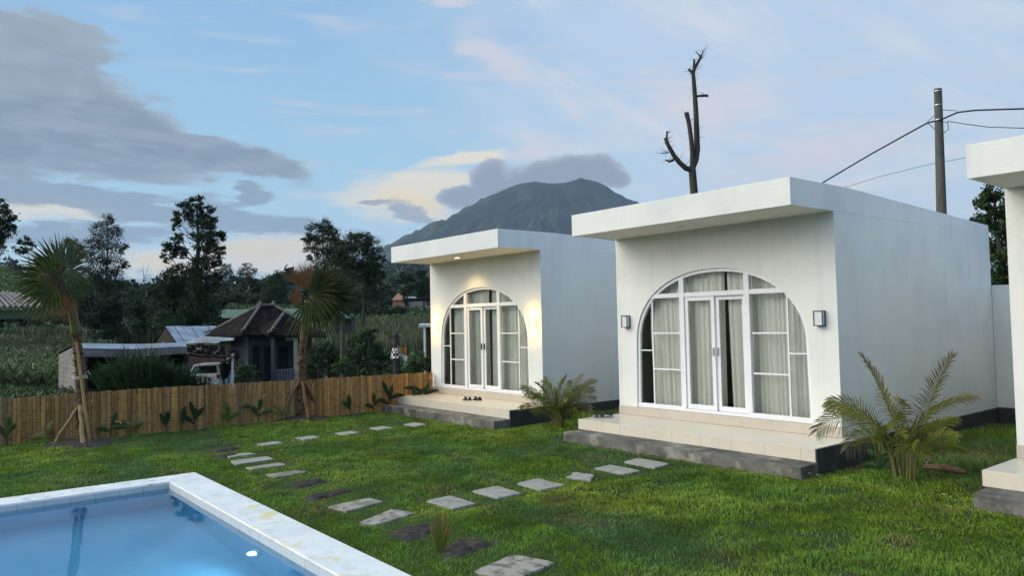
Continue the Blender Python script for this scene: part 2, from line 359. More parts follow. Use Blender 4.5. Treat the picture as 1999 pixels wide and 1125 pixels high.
for i, d in enumerate(d_l):
    xx = d*(FWD[0]*np.cos(az_l) + FWD[1]*np.sin(az_l)); yy = d*(FWD[1]*np.cos(az_l) - FWD[0]*np.sin(az_l))
    g[i, :, 0] = xx; g[i, :, 1] = yy; g[i, :, 2] = terr(xx, yy)
b = MB(); b.quadgrid(g)
b.add([(0, 0, -1.5)] + [tuple(q) for q in g[0]], [(0, j+1, j+2) for j in range(len(az_l)-1)])
tag(b.build('terrain', M_field, smooth=True), kind='structure')

# ------------------------------------------------------------------ volcano
DM = 4000.0
prof = [(-900, 700), (430, 650), (520, 612), (600, 566), (680, 522), (757, 478), (830, 444), (880, 420), (930, 396), (975, 372), (1010, 358), (1040, 352), (1078, 357), (1105, 354), (1135, 346), (1165, 352), (1200, 372), (1243, 398), (1330, 440), (1450, 490), (1650, 540), (2100, 600), (2900, 625)]
pr = np.array([[(P(x, y, DM) @ RTv), P(x, y, DM)[2]] for x, y in prof])
Cr = float(P(1090, 350, DM) @ RTv)
na, nr = 640, 190
V = np.zeros((nr, na, 3)); th = np.linspace(0, 2*math.pi, na, endpoint=True)
for i, rr in enumerate(np.linspace(0, 1, nr)**.8*3300):
    u = rr*np.cos(th); w = rr*np.sin(th)          # u right, w away from the viewer
    re_ = np.hypot(u, w*np.where(w < 0, 1.75, 1.0)); hl = np.interp(Cr - re_, pr[:, 0], pr[:, 1]); hr = np.interp(Cr + re_, pr[:, 0], pr[:, 1])
    t_ = (1 + np.cos(th))/2
    h = hl*(1-t_) + hr*t_
    h = np.minimum(h, np.interp(Cr + u, pr[:, 0], pr[:, 1]) - .22*np.abs(w))
    sil = np.abs(np.cos(th))**6                    # keep the measured outline exact at the flanks
    q = 3.2*th/(2*math.pi)
    tw = th + .55*(fbm(u/260+90, w/260+90, 25, 3)-.47)
    rid = np.abs(fbm(4*np.cos(tw)+20, 4*np.sin(tw)+rr/900+20, 5, 4) - .47)
    rid2 = np.abs(fbm(11*np.cos(tw)+50, 11*np.sin(tw)+rr/420+50, 15, 3) - .44)
    amp = np.clip((rr-60)/420, 0, 1)*np.clip((3300-rr)/900, 0, 1)
    h = h - (1-sil)*amp*(300*rid + 230*rid2)*.8*np.clip((rr-150)/500, .1, 1) + np.clip((rr-120)/300, .25, 1)*(fbm(u/38+50, w/38+50, 21, 4)-.47)*60
    o = FWv*(DM) + RTv*Cr
    V[i, :, :2] = o[:2] + np.outer(u, RTv[:2]) + np.outer(w, FWv[:2]); V[i, :, 2] = np.maximum(h, -40)
b = MB(); b.quadgrid(V)
M_volc = mat('volcano_forest', (.009, .018, .014), 1.0, (.042, .044, .028), .009, .9, .05, lo=.42, hi=.62, c3=(.005, .010, .009), n3=.02)
tag(b.build('mountain', M_volc, smooth=True), kind='structure')

# ------------------------------------------------------------------ lawn, with holes for the pool
POOL = (-12.22, -3.2, -3.0, 3.50)        # outer edge of the coping x0,x1,y0,y1
CW = .48; ZC = .085; ZW = -.005           # coping width, coping top, water level
FEN = [(-20.6, -5.5), (-19.2, -1.6), (-18.55, .6), (-18.2, 2.4), (-17.95, 4.2), (-17.85, 6.0), (-17.80, 8.0), (-17.78, 11.36)]
FENp = np.array(FEN)
def fence_x(y): return np.interp(y, FENp[:, 1], FENp[:, 0])
OFFS = [-7.105, 0.0, 7.11]
CCX = -8.43
BLOCK = [POOL]
for o in OFFS:
    BLOCK += [(CCX+o-2.34, CCX+o+2.62, 9.83, 11.5), (CCX+o-2.40, CCX+o+2.44, 10.3, 17.95)]
STONES = [  # photo corners on the lawn plane, look, label
 ([(1665,120),(1745,100),(1912,130),(1830,152)],7,'stone','weathered stepping stone nearest the step of the middle cabin'),
 ([(1510,155),(1600,136),(1757,168),(1670,185)],7,'stone','clean pale stepping stone second from the step of the middle cabin'),
 ([(1350,205),(1400,172),(1530,190),(1500,222)],7,'broken','small stepping stone half grown over by grass, beside the bare earth'),
 ([(1102,235),(1215,208),(1358,243),(1232,270)],7,'stone','pale square stepping stone between the half overgrown slab and the next two slabs'),
 ([(865,275),(1000,247),(1132,287),(1005,313)],7,'stone','pale square stepping stone second in line from the seedling with spiky leaves'),
 ([(622,328),(750,298),(892,342),(770,370)],7,'stone','pale square stepping stone right behind the spiky seedling'),
 ([(100,360),(320,312),(410,330),(205,383)],7,'stained','long stepping stone with brown stained corner, just past the dug soil beds by the pool'),
 ([(270,445),(440,372),(580,392),(360,455)],7,'worn','long stepping stone with crumbling dark surface left of the spiky seedling'),
 ([(870,705),(1090,612),(1310,655),(1080,750)],7,'worn','large worn stepping stone at the bottom edge of the photo, nearest the viewer'),
 ([(190,398),(380,380),(435,388),(240,412)],6,'stone','narrow stepping stone half hidden by soil, last but one before the pool corner path bends'),
 ([(245,437),(510,405),(553,425),(285,462)],6,'stone','long clean pale stepping stone beyond the pool corner'),
 ([(350,485),(600,450),(640,465),(400,500)],6,'stained','muddy stepping stone just nearer than the long clean one beyond the pool corner'),
 ([(490,535),(720,505),(785,515),(560,555)],6,'stained','soil rimmed stepping stone lying beside the two dark soil beds'),
 ([(430,320),(570,300),(620,312),(480,328)],6,'stone','stepping stone at the bend of the path to the far cabin'),
 ([(700,275),(820,260),(880,270),(760,290)],6,'stone','second stepping stone on the path towards the far cabin, slightly broken'),
 ([(975,243),(1090,225),(1150,237),(1040,257)],6,'stone','middle stepping stone of the five leading to the far cabin'),
 ([(1213,207),(1310,193),(1385,205),(1280,220)],6,'stone','fourth stepping stone on the path towards the far cabin'),
 ([(1450,180),(1540,167),(1620,182),(1530,195)],6,'stone','sandy coloured stepping stone in front of the step of the far cabin'),
]
SOILS = [([(420,490),(600,440),(760,455),(520,545)],7), ([(690,590),(800,520),(1010,545),(790,625)],7), ([(90,365),(270,330),(335,345),(160,375)],6),
         ([(650,600),(880,558),(935,580),(720,625)],6), ([(750,690),(1040,625),(1120,640),(810,722)],6), ([(120,398),(300,383),(330,395),(190,415)],6)]
def cpt(x, y, s): return onz(x/2.701+600, y/2.701+860) if s == 7 else onz(x/3.57+380, y/3.57+780)
def quad_xy(c, s): return np.array([cpt(x, y, s)[:2] for x, y in c])
def inpoly(x, y, q, grow=0.0):
    c = q.mean(0); q = c + (q - c)*(1 + grow); r = np.ones(np.shape(x), bool); ar = 0
    for i in range(len(q)):
        a, b_ = q[i], q[(i+1) % len(q)]; ar += a[0]*b_[1]-b_[0]*a[1]
    for i in range(len(q)):
        a, b_ = q[i], q[(i+1) % len(q)]; cr = (b_[0]-a[0])*(y-a[1]) - (b_[1]-a[1])*(x-a[0]); r &= (cr*np.sign(ar) > 0)
    return r
stone_q = [quad_xy(c, s) for c, s, k_, l_ in STONES]; soil_q = [quad_xy(c, s) for c, s in SOILS]
def blocked(x, y, m=0.0):
    r = np.zeros(np.shape(x), bool)
    for x0, x1, y0, y1 in BLOCK: r |= (x > x0-m) & (x < x1+m) & (y > y0-m) & (y < y1+m)
    return r
def near_hard(x, y):                      # 1 away from slabs, 0 beside them
    w = np.ones(np.shape(x))
    for x0, x1, y0, y1 in BLOCK:
        d = np.hypot(np.maximum(np.maximum(x0-x, x-x1), 0), np.maximum(np.maximum(y0-y, y-y1), 0)); w = np.minimum(w, np.clip(d/.5, .25, 1))
    for q in stone_q + soil_q:
        c = q.mean(0); d = np.hypot(x-c[0], y-c[1]); w = np.minimum(w, np.clip((d-.34)/.35, 0.2, 1))
    return w
def lumps(x, y):
    n = fbm(x/.30, y/.34, 31, 3); m = fbm(x/.95, y/1.1, 41, 3)
    smooth_p = np.clip((fbm(x/2.6+3, y/1.5, 51, 3)-.42)*6, 0, 1)
    return (np.clip((n-.30)*.17, 0, .09)*(1-.45*smooth_p) + np.clip((m-.35)*.10, 0, .05))*near_hard(x, y)
xs = np.concatenate([np.arange(-21.5, 0.5, .085), np.arange(.6, 9, .6)]); ys = np.concatenate([np.arange(-9, -3, .5), np.arange(-2.9, 13.5, .085), np.arange(13.6, 24, .5)])
XX, YY = np.meshgrid(xs, ys, indexing='ij')
ZZ = lumps(XX, YY)*.75 - .008
ZZ[blocked(XX, YY, .1)] = -.03
for q in stone_q: ZZ[inpoly(XX, YY, q, .15)] = -.01
G = np.dstack([XX, YY, ZZ])
xm = (xs[:-1]+xs[1:])/2; ym = (ys[:-1]+ys[1:])/2
XM, YM = np.meshgrid(xm, ym, indexing='ij')
fx = fence_x(YM) - .06
keep = (XM > fx) & ~((XM > POOL[0]+.1) & (XM < POOL[1]-.1) & (YM > POOL[2]+.1) & (YM < POOL[3]-.1))
ii, jj = np.nonzero(keep); nb = len(ys)
F = np.stack([ii*nb+jj, (ii+1)*nb+jj, (ii+1)*nb+jj+1, ii*nb+jj+1], 1)
M_lawn = mat('lawn_soil_green', (.030, .055, .012), .95, (.055, .05, .025), 2.2, .5, 40, lo=.5, hi=.75)
tag(mesh_obj('lawn', G.reshape(-1, 3), F, M_lawn, smooth=True), kind='structure')
b = MB()                                  # earth edge below the lawn along the fence line
b.quadgrid([[(x-.03, y, .0), (x-.03, y, -1.6)] for x, y in FEN])
tag(b.build('earth_bank', mat('earth', (.06, .045, .03), .95)), kind='structure')

# grass: one carpet of blades
def make_grass():
    n = 900000
    x = rng.uniform(-19.6, .4, n); y = rng.uniform(-.5, 16.5, n)
    d = np.hypot(x, y); f = x*FWD[0] + y*FWD[1]; r = x*FWD[1] - y*FWD[0]
    keep = (f > 2.5) & (np.abs(r) < f*.76 + 1.2) & (rng.random(n) < np.clip(1.25*(7.0/np.maximum(d, 4))**1.1, .25, 1)) & (x > fence_x(y)+.12)
    x, y, d = x[keep], y[keep], d[keep]
    k = ~blocked(x, y, .012)
    for q in stone_q: k &= ~(inpoly(x, y, q, -.05) & ~((fbm(x/.12, y/.12, 131, 2) > .47) & ~inpoly(x, y, q, -.22)))
    for q in soil_q: k &= ~(inpoly(x, y, q, .02) & (rng.random(len(x)) < .94))
    bare = (fbm(x/.5+9, y/.4, 61, 3) > .63); k &= ~(bare & (rng.random(len(x)) < .7))
    x, y, d = x[k], y[k], d[k]; n = len(x)
    z = lumps(x, y)
    sm = np.clip((fbm(x/2.6+3, y/1.5, 51, 3)-.42)*6, 0, 1)
    edge = blocked(x, y, .16)*1.0
    back = (y > 12)*1.0                       # rough ground between the cabins
    h = (rng.uniform(.022, .050, n)*(1-.25*sm) + edge*rng.uniform(0, .03, n) + back*rng.uniform(0, .16, n))*np.clip(near_hard(x, y)+.25, .5, 1)
    w = rng.uniform(.0035, .006, n)*np.clip(d/7, .9, 2.1)
    a = rng.uniform(0, 2*math.pi, n); la = fbm(x/.6, y/.6, 71, 2)*9 + rng.normal(0, .9, n); lean = rng.uniform(.15, 1.0, n)*h
    bx, by = np.cos(a)*w, np.sin(a)*w; lx, ly = np.cos(la)*lean, np.sin(la)*lean
    V = np.zeros((n, 5, 3)); z0 = z*.9 - .012
    V[:, 0] = np.stack([x-bx, y-by, z0], 1); V[:, 1] = np.stack([x+bx, y+by, z0], 1)
    V[:, 2] = np.stack([x-bx*.8+lx*.35, y-by*.8+ly*.35, z0+h*.6], 1); V[:, 3] = np.stack([x+bx*.8+lx*.35, y+by*.8+ly*.35, z0+h*.6], 1)
    V[:, 4] = np.stack([x+lx, y+ly, z0+h], 1)
    o = np.arange(n)[:, None]*5
    T = np.concatenate([o+np.array([[0, 1, 3]]), o+np.array([[0, 3, 2]]), o+np.array([[2, 3, 4]])], 1).reshape(-1, 3)
    pn = fbm(x/.22, y/.25, 81, 3)[:, None]; pm = fbm(x/1.3+7, y/1.0, 91, 3)[:, None]
    g1 = np.array([.145, .255, .024]); g2 = np.array([.270, .355, .038]); g3 = np.array([.090, .175, .060]); dry = np.array([.26, .21, .085])
    c = g1 + (g2-g1)*np.clip((pm-.35)*3, 0, 1); c = c + (g3-c)*(sm[:, None]*.75)
    c = c*(.62+.8*pn)*rng.uniform(.75, 1.25, (n, 1))
    dr = rng.random(n) < (.05 + .55*np.clip((fbm(x/.9+31, y/.55, 101, 3)-.55)*8, 0, 1) + .22*back*(fbm(x/1.2, y/1.0, 111, 2) > .4))
    c[dr] = dry*rng.uniform(.5, 1.1, (dr.sum(), 1))
    return V.reshape(-1, 3), T, np.repeat(c, 5, axis=0)
v, f, c = make_grass()
M_grass = leafmat('grass_blades', (1, 1, 1), .6, .3)
tag(mesh_obj('grass', v, f, M_grass, col=c), kind='stuff')

# soil beds and stepping stones
M_soil = mat('dark_soil', (.035, .028, .024), .95, (.075, .062, .05), 9, .9, 45)
for i, q in enumerate(soil_q):
    c0 = q.mean(0); n = 13; gg = np.zeros((n, n, 3))
    for a in range(n):
        for e in range(n):
            s, t = a/(n-1), e/(n-1); p = (q[0]*(1-s)+q[1]*s)*(1-t) + (q[3]*(1-s)+q[2]*s)*t
            p = c0 + (p-c0)*(1.08 + .10*(vnoise(a*.7, e*.7+i*9, 3)-.5))
            ed = min(s, 1-s, t, 1-t)
            gg[a, e] = (p[0], p[1], -.012 + min(ed*5, 1)*(.014 + .05*float(vnoise(a*.8+i*5, e*.8, 8))))
    b = MB(); b.quadgrid(gg); tag(b.build('soil', M_soil, smooth=True), kind='structure')
M_stone = mat('pale_cement_slab', (.37, .355, .31), .95, (.28, .265, .225), 7, .4, 60, c3=(.22, .205, .165), n3=3)
M_stone_s = mat('stained_cement_slab', (.33, .31, .25), .95, (.20, .17, .13), 4, .4, 50, lo=.42, hi=.6)
M_stone_w = mat('worn_cement_slab', (.36, .34, .28), .95, (.17, .15, .12), 7, .8, 40, lo=.46, hi=.62)
for (c_, s_, kind_, lab), q in zip(STONES, stone_q):
    c0 = q.mean(0); r_i = random.Random(lab)
    pts = []
    for i in range(4):
        a, e = q[i], q[(i+1) % 4]
        for t in np.linspace(0, 1, 6)[:-1]:
            p = a + (e-a)*t; p = c0 + (p-c0)*(1 + r_i.uniform(-.025, .025) - (.035 if t == 0 else 0) - (r_i.uniform(0, .25) if kind_ == 'broken' else 0)); pts.append(p)
    zt_ = .022
    tl = r_i.uniform(-.006, .006)
    lo_ = [(p[0], p[1], -.03) for p in pts]; hi_ = [(p[0], p[1], zt_ - .006) for p in pts]; tp = [(c0[0]+(p[0]-c0[0])*.965, c0[1]+(p[1]-c0[1])*.965, zt_+tl*(p[0]-c0[0])) for p in pts]
    n = len(pts); b = MB()
    b.add(lo_+hi_+tp, [(i, (i+1) % n, n+(i+1) % n, n+i) for i in range(n)] + [(n+i, n+(i+1) % n, 2*n+(i+1) % n, 2*n+i) for i in range(n)] + [tuple(range(2*n, 3*n))])
    tag(b.build('stepping_stone', {'stone': M_stone, 'broken': M_stone, 'stained': M_stone_s, 'worn': M_stone_w}[kind_]), lab, 'stepping stone', 'stepping stones set in the lawn')

# ------------------------------------------------------------------ swimming pool
x0, x1, y0, y1 = POOL
pool = thing('swimming_pool', 'blue rectangular swimming pool with white stained coping and a lit underwater lamp', 'pool', ((x0+x1)/2, (y0+y1)/2, 0))
def yellow_stain(n, l, tcn, cur, mix, ns):
    mp = n.new('ShaderNodeMapping'); mp.inputs['Scale'].default_value = (1, 1, 1); l.new(tcn.outputs['Object'], mp.inputs[0])
    s = n.new('ShaderNodeSeparateXYZ'); l.new(tcn.outputs['Object'], s.inputs[0])
    a = n.new('ShaderNodeMapRange'); a.interpolation_type = 'SMOOTHSTEP'; a.inputs[1].default_value = -10.2; a.inputs[2].default_value = -9.0; l.new(s.outputs[0], a.inputs[0])
    m = n.new('ShaderNodeMath'); m.operation = 'MULTIPLY'; l.new(ns(3.2, .50, .66), m.inputs[0]); l.new(a.outputs[0], m.inputs[1])
    c1_ = mix(m.outputs[0], cur, (.70, .64, .32))
    e = n.new('ShaderNodeMapRange'); e.interpolation_type = 'SMOOTHSTEP'; e.inputs[1].default_value = -11.4; e.inputs[2].default_value = -11.8; l.new(s.outputs[0], e.inputs[0])
    m2 = n.new('ShaderNodeMath'); m2.operation = 'MULTIPLY'; l.new(ns(9, .55, .7), m2.inputs[0]); l.new(e.outputs[0], m2.inputs[1])
    return mix(m2.outputs[0], c1_, (.33, .33, .32))
M_cop = mat('white_coping_paint', (.80, .80, .78), .6, (.70, .71, .69), 2.2, .25, 30, c3=(.62, .63, .62), n3=5.0, extra=yellow_stain)
b = MB()
b.box(x0, x1, y1-CW, y1, -.25, ZC); b.box(x0, x1, y0, y0+CW, -.25, ZC); b.box(x0, x0+CW, y0+CW, y1-CW, -.25, ZC); b.box(x1-CW, x1, y0+CW, y1-CW, -.25, ZC)
b.build('coping', M_cop, pool, bevel=.008)
def ptile(name, c, c2): return mat(name, c, .35, c2, 2, extra=gridlines(.3, .3, .3, .05, .05, .05, .010, .95))
M_bas = ptile('pale_blue_pool_tile', (.27, .55, .74), (.25, .52, .71))
M_trim = mat('waterline_tile', (.52, .54, .55), .35, (.48, .50, .51), 3, extra=gridlines(.3, .3, None, .05, .05, 0, .008, .6))
xi0, xi1, yi0, yi1 = x0+CW+.03, x1-CW-.03, y0+CW+.03, y1-CW-.03
b = MB()                                  # strip of trim between coping and water
for A_, B_ in (((xi0, yi1), (xi1, yi1)), ((xi1, yi1), (xi1, yi0)), ((xi1, yi0), (xi0, yi0)), ((xi0, yi0), (xi0, yi1))):
    b.add([(A_[0], A_[1], -.16), (B_[0], B_[1], -.16), (B_[0], B_[1], ZC-.02), (A_[0], A_[1], ZC-.02)], [(3, 2, 1, 0)])
b.add([(xi0-.03, yi0-.03, ZC-.02), (xi1+.03, yi0-.03, ZC-.02), (xi1+.03, yi1+.03, ZC-.02), (xi0-.03, yi1+.03, ZC-.02), (xi0, yi0, ZC-.02), (xi1, yi0, ZC-.02), (xi1, yi1, ZC-.02), (xi0, yi1, ZC-.02)], [(0, 1, 5, 4), (1, 2, 6, 5), (2, 3, 7, 6), (3, 0, 4, 7)])
b.build('waterline_trim', M_trim, pool)
DP = -1.05
b = MB(); c4 = [(xi0, yi0), (xi1, yi0), (xi1, yi1), (xi0, yi1)]
for i in range(4):
    a, e = c4[i], c4[(i+1) % 4]; b.add([(a[0], a[1], -.16), (e[0], e[1], -.16), (e[0], e[1], DP), (a[0], a[1], DP)], [(0, 1, 2, 3)])
b.add([(p[0], p[1], DP) for p in c4], [(0, 1, 2, 3)])
b.build('basin', M_bas, pool)
plx, plz = -8.175, -.43
b = MB(); b.tube([(plx, yi1-.002, plz), (plx, yi1-.03, plz)], [.10, .10], 20)
pl_ = b.build('pool_lamp', mat('lamp_rim', (.8, .8, .8), .4), pool)
b = MB(); b.tube([(plx, yi1-.031, plz), (plx, yi1-.036, plz)], [.036, .036], 20); b.build('lens', emis('lit_pool_lens', (.75, 1.0, 1.0), 6.0), pl_)
ld = bpy.data.lights.new('pool_light', 'SPOT'); ld.energy = 24; ld.color = (.60, .88, 1.0); ld.shadow_soft_size = .06; ld.spot_size = rad(165); ld.spot_blend = .6
lo = bpy.data.objects.new('pool_light', ld); COL.objects.link(lo); lo.location = (plx, yi1-.06, plz); lo.rotation_euler = Vector((0, 1, .1)).to_track_quat('Z', 'Y').to_euler()
def watermat():
    m = glassmat('pool_water', (.80, .93, .985), .0, 1.33, 1.0); t = m.node_tree; n = t.nodes; l = t.links
    tr_ = [q for q in n if q.type == 'BSDF_TRANSPARENT'][0]; mx_ = [q for q in n if q.type == 'MIX_SHADER'][0]; n.remove(tr_)
    rf_ = n.new('ShaderNodeBsdfRefraction'); rf_.inputs['IOR'].default_value = 1.33; rf_.inputs['Color'].default_value = (.66, .91, 1.0, 1); l.new(rf_.outputs[0], mx_.inputs[1])
    tcn = n.new('ShaderNodeTexCoord'); x = n.new('ShaderNodeTexNoise'); x.inputs['Scale'].default_value = 2.2; x.inputs['Detail'].default_value = 2; l.new(tcn.outputs['Object'], x.inputs['Vector'])
    bp = n.new('ShaderNodeBump'); bp.inputs['Strength'].default_value = .02; bp.inputs['Distance'].default_value = .05; l.new(x.outputs[0], bp.inputs['Height'])
    for q in n:
        if q.type in ('BSDF_GLOSSY', 'FRESNEL', 'BSDF_REFRACTION'): l.new(bp.outputs[0], q.inputs['Normal'])
    return m
b = MB(); b.add([(p[0], p[1], ZW) for p in c4], [(0, 1, 2, 3)]); tag(b.build('water', watermat()), kind='structure')

# ------------------------------------------------------------------ the three white cabins
AH, AZ0, AB, AN = 1.85, 1.85, 1.35, 2.15     # arch half width, spring, rise, exponent
def archz(x, s=0.0):
    a = AH - s; t = min(1, abs(x)/a); return AZ0 + (AB - s)*(max(0, 1 - t**AN))**(1/AN)
def arch_pts(s=0.0, n=44, zb=.56):
    a = AH - s; o = [(-a - .03*(1-s), zb)]
    for i in range(n+1):
        th_ = math.pi*(1 - i/n); cx, sz = math.cos(th_), math.sin(th_)
        o.append((a*math.copysign(abs(cx)**(2/AN), cx), AZ0 + (AB-s)*abs(sz)**(2/AN)))
    o.append((a + .03*(1-s), zb)); return o
HWALL = 2.36
def curtain_mesh(xa, xb, z0, ztop, yb, seed, topx=None):
    r_ = random.Random(seed); n = max(12, int((xb-xa)/.012)); ph = 0; b = MB(); rows = []
    xs_ = np.linspace(0, 1, n); amp = [.5 + r_.random()*.5 for _ in range(40)]
    prof_ = []; phs = 0
    for i, t in enumerate(xs_):
        u = (xa + (xb-xa)*t); phs += .012*2*math.pi/(.085 + .06*vnoise(u*4, seed*3.1, 5)); prof_.append(.032*math.sin(phs)*(.45 + .8*float(vnoise(u*6, seed, 9))) + .012*math.sin(2.3*phs))
    g_ = []
    for zt_ in np.linspace(0, 1, 7):
        row = []
        for t, pf in zip(xs_, prof_):
            xt = xa + (xb-xa)*t
            if topx is not None: xt = xt + (topx[0]*(1-t) + topx[1]*t)*zt_
            row.append((CX_ + xt, yb + pf*(1.1-.35*zt_), z0 + (min(ztop, 3.3)-z0)*zt_))
        g_.append(row)
    b.quadgrid(g_); return b
def cabin(off, lit, label, curtains, detail=True):
    global CX_
    CX_ = CCX + off; X = lambda q: CX_ + q
    pl = M_plaster if off > -1 else M_plaster_r
    root = thing('cabin', label, 'cabin', (CX_, 11.45, 0), 'row of white arched cabins on the lawn')
    yf = 11.45
    # front wall with the arched opening
    b = MB(); ap = arch_pts(zb=.545); n = len(ap); ZT = 3.955
    outer = [(-HWALL, .545)]
    for x, z in ap[1:-1]:
        if z <= AZ0 + .02: outer.append((math.copysign(HWALL, x), z))
        else: outer.append((max(-HWALL, min(HWALL, x*1.6)), ZT if abs(x*1.6) <= HWALL else z + (ZT-z)*min(1, (HWALL*.62*1.0 - 0)/max(.01, abs(x)))))
    outer.append((HWALL, .545))
    # simple strips: two piers and a column strip above the arch
    def strip(pts_a, pts_b, y): 
        v = [(X(x), y, z) for x, z in pts_a] + [(X(x), y, z) for x, z in pts_b]; m = len(pts_a)
        b.add(v, [(i, i+1, m+i+1, m+i) for i in range(m-1)])
    mid = [p for p in ap[1:-1]]
    left = [ap[0]] + [p for p in mid if p[0] < -1.2]; right = [p for p in mid if p[0] > 1.2] + [ap[-1]]
    top = [left[-1]] + [p for p in mid if abs(p[0]) <= 1.2] + [right[0]]
    for y in (yf, yf+.15):
        strip([(-HWALL, z) for x, z in left], left, y); strip(right, [(HWALL, z) for x, z in right], y)
        strip(top, [(x, ZT) for x, z in top], y)
        xl, zl = left[-1]; xr, zr = right[0]
        b.add([(X(-HWALL), y, zl), (X(xl), y, zl), (X(xl), y, ZT), (X(-HWALL), y, ZT)], [(0, 1, 2, 3)])
        b.add([(X(xr), y, zr), (X(HWALL), y, zr), (X(HWALL), y, ZT), (X(xr), y, ZT)], [(0, 1, 2, 3)])
    v = [(X(x), yf, z) for x, z in ap] + [(X(x), yf+.15, z) for x, z in ap]
    b.add(v, [(i, n+i, n+i+1, i+1) for i in range(n-1)])
    # side and back walls
    for sx in (-1, 1):
        b.add([(X(sx*HWALL), yf, .545), (X(sx*HWALL), yf, .30), (X(sx*HWALL), 17.85, .30), (X(sx*HWALL), 17.85, ZT), (X(sx*HWALL), yf, ZT)], [(0, 1, 2, 3, 4) if sx > 0 else (4, 3, 2, 1, 0)])
    b.add([(X(-HWALL), 17.85, .30), (X(HWALL), 17.85, .30), (X(HWALL), 17.85, ZT), (X(-HWALL), 17.85, ZT)], [(1, 0, 3, 2)])
    b.build('wall', pl, root)
    b = MB()                              # roof slab with the deep eave and the falling parapet
    prof_ = [(10.216, 3.955), (10.216, 4.375), (11.93, 4.375), (17.85, 4.14), (17.85, 3.955)]
    b.prism([(X(-HWALL), y, z) for y, z in prof_], (2*HWALL, 0, 0)); b.build('roof', pl, root, bevel=.006)
    b = MB(); b.add([(X(-HWALL+.16), 11.62, 3.9), (X(HWALL-.16), 11.62, 3.9), (X(HWALL-.16), 17.8, 3.9), (X(-HWALL+.16), 17.8, 3.9)], [(0, 1, 2, 3)])
    b.box(X(-HWALL+.16), X(HWALL-.16), 13.2, 13.3, .575, 3.89); b.box(X(-HWALL+.16), X(HWALL-.16), 11.62, 13.2, .50, .57)
    b.build('interior', M_int, root)
    b = MB()                              # dark base under the side and back walls
    b.box(X(HWALL-.2), X(HWALL+.035), 11.62, 17.9, -.2, .297); b.build('foundation', M_dark, root, bevel=.005)
    b = MB(); b.box(X(-HWALL-.035), X(-HWALL+.2), 11.62, 17.9, -.2, .297); b.build('foundation', M_dark, root, bevel=.005)
    b = MB(); b.box(X(-HWALL-.004), X(HWALL+.004), yf-.016, yf+.16, .376, .545); b.build('skirting', M_skirt, root)
    # porch: tiled top and front on a dark core, with the concrete step before it
    porch = MB(); porch.box(X(-2.375), X(2.562), 10.283, 11.43, .178, .372); porch.box(X(-2.365), X(2.552), 11.43, 11.66, .17, .371); pb = porch.build('porch', M_tile, root, bevel=.003)
    b = MB(); b.box(X(2.562), X(2.585), 10.29, 11.66, -.1, .362); b.box(X(-2.398), X(-2.375), 10.29, 11.66, -.1, .362); b.box(X(-2.375), X(2.562), 10.30, 11.66, -.1, .172); b.build('porch_side', M_dark, pb)
    b = MB(); gx = np.linspace(-2.32, 2.60, 50)
    b.box(X(-2.32), X(2.60), 9.83, 10.296, -.12, .176); b.build('step', M_conc, root, bevel=.012)
    # arched window: white frame
    yw = 11.515
    fr = MB(); fo, fi = arch_pts(.0, zb=.60), arch_pts(.06, zb=.60)
    fo = [(x*.998, z-.004 if z > .7 else z) for x, z in fo]
    m = len(fo)
    v = []
    for yy in (yw-.03, yw+.03): v += [(X(x), yy, z) for x, z in fo] + [(X(x), yy, z) for x, z in fi]
    Ff = []
    for i in range(m-1):
        Ff += [(i, m+i, m+i+1, i+1), (m+i, 3*m+i, 3*m+i+1, m+i+1), (2*m+i, 2*m+i+1, 3*m+i+1, 3*m+i)]
    fr.add(v, Ff)
    fr.box(X(-1.88), X(-.68), yw-.045, yw+.035, .548, .635); fr.box(X(.66), X(1.88), yw-.045, yw+.035, .548, .635); fr.box(X(-.68), X(.66), yw-.045, yw+.035, .548, .60)
    for xx, w_ in ((-.72, .055), (.70, .055)):
        fr.box(X(xx-w_), X(xx+w_), yw-.047, yw+.033, .63, archz(abs(xx)+w_, .03)-.01)
    fr.box(X(-1.52), X(-.776), yw-.043, yw+.031, 2.70, 2.785); fr.box(X(-.664), X(.644), yw-.043, yw+.031, 2.70, 2.785); fr.box(X(.756), X(1.52), yw-.043, yw+.031, 2.70, 2.785)
    fw = fr.build('window_frame', M_frame, root, bevel=.004)
    for sx in (-1, 1):
        mu = MB(); xi = sx*1.465
        mu.box(X(xi-.014), X(xi+.014), yw-.02, yw+.012, .636, 2.70)
        for z in (1.32, 2.02): 
            xa, xb = sorted((xi - sx*.015, sx*.777)); mu.box(X(xa), X(xb), yw-.018, yw+.010, z-.014, z+.014)
        xa, xb = sorted((xi + sx*.015, sx*1.80)); mu.box(X(xa), X(xb), yw-.018, yw+.010, 1.68-.012, 1.68+.012); mu.build('muntin', M_frame, fw)
    # panes
    def pane(poly, parent, y): 
        ar = sum(poly[i][0]*poly[(i+1) % len(poly)][1]-poly[(i+1) % len(poly)][0]*poly[i][1] for i in range(len(poly))); poly = poly if ar > 0 else poly[::-1]
        q = MB(); q.add([(X(x), y, z) for x, z in poly], [tuple(range(len(poly)))]); q.build('pane', M_glass, parent)
    inner = arch_pts(.05)
    for sx in (-1, 1):
        pts = [(x, z) for x, z in inner if x*sx > .76 and z < 2.74]; pts = sorted(pts, key=lambda p: p[1])
        pane([(sx*.76, .62)] + [(sx*1.81, .62)] + pts[1:] + [(pts[-1][0], 2.74), (sx*.76, 2.74)], fw, yw)
        pts = sorted([(x, z) for x, z in inner if x*sx > .76 and z > 2.75], key=lambda p: p[1])
        pane([(sx*.76, 2.74)] + [(sx*1.45, 2.75)] + pts[1:] + [(sx*.76, archz(.76, .05))], fw, yw)
    pts = sorted([(x, z) for x, z in inner if abs(x) < .66 and z > 2.74], key=lambda p: p[0])
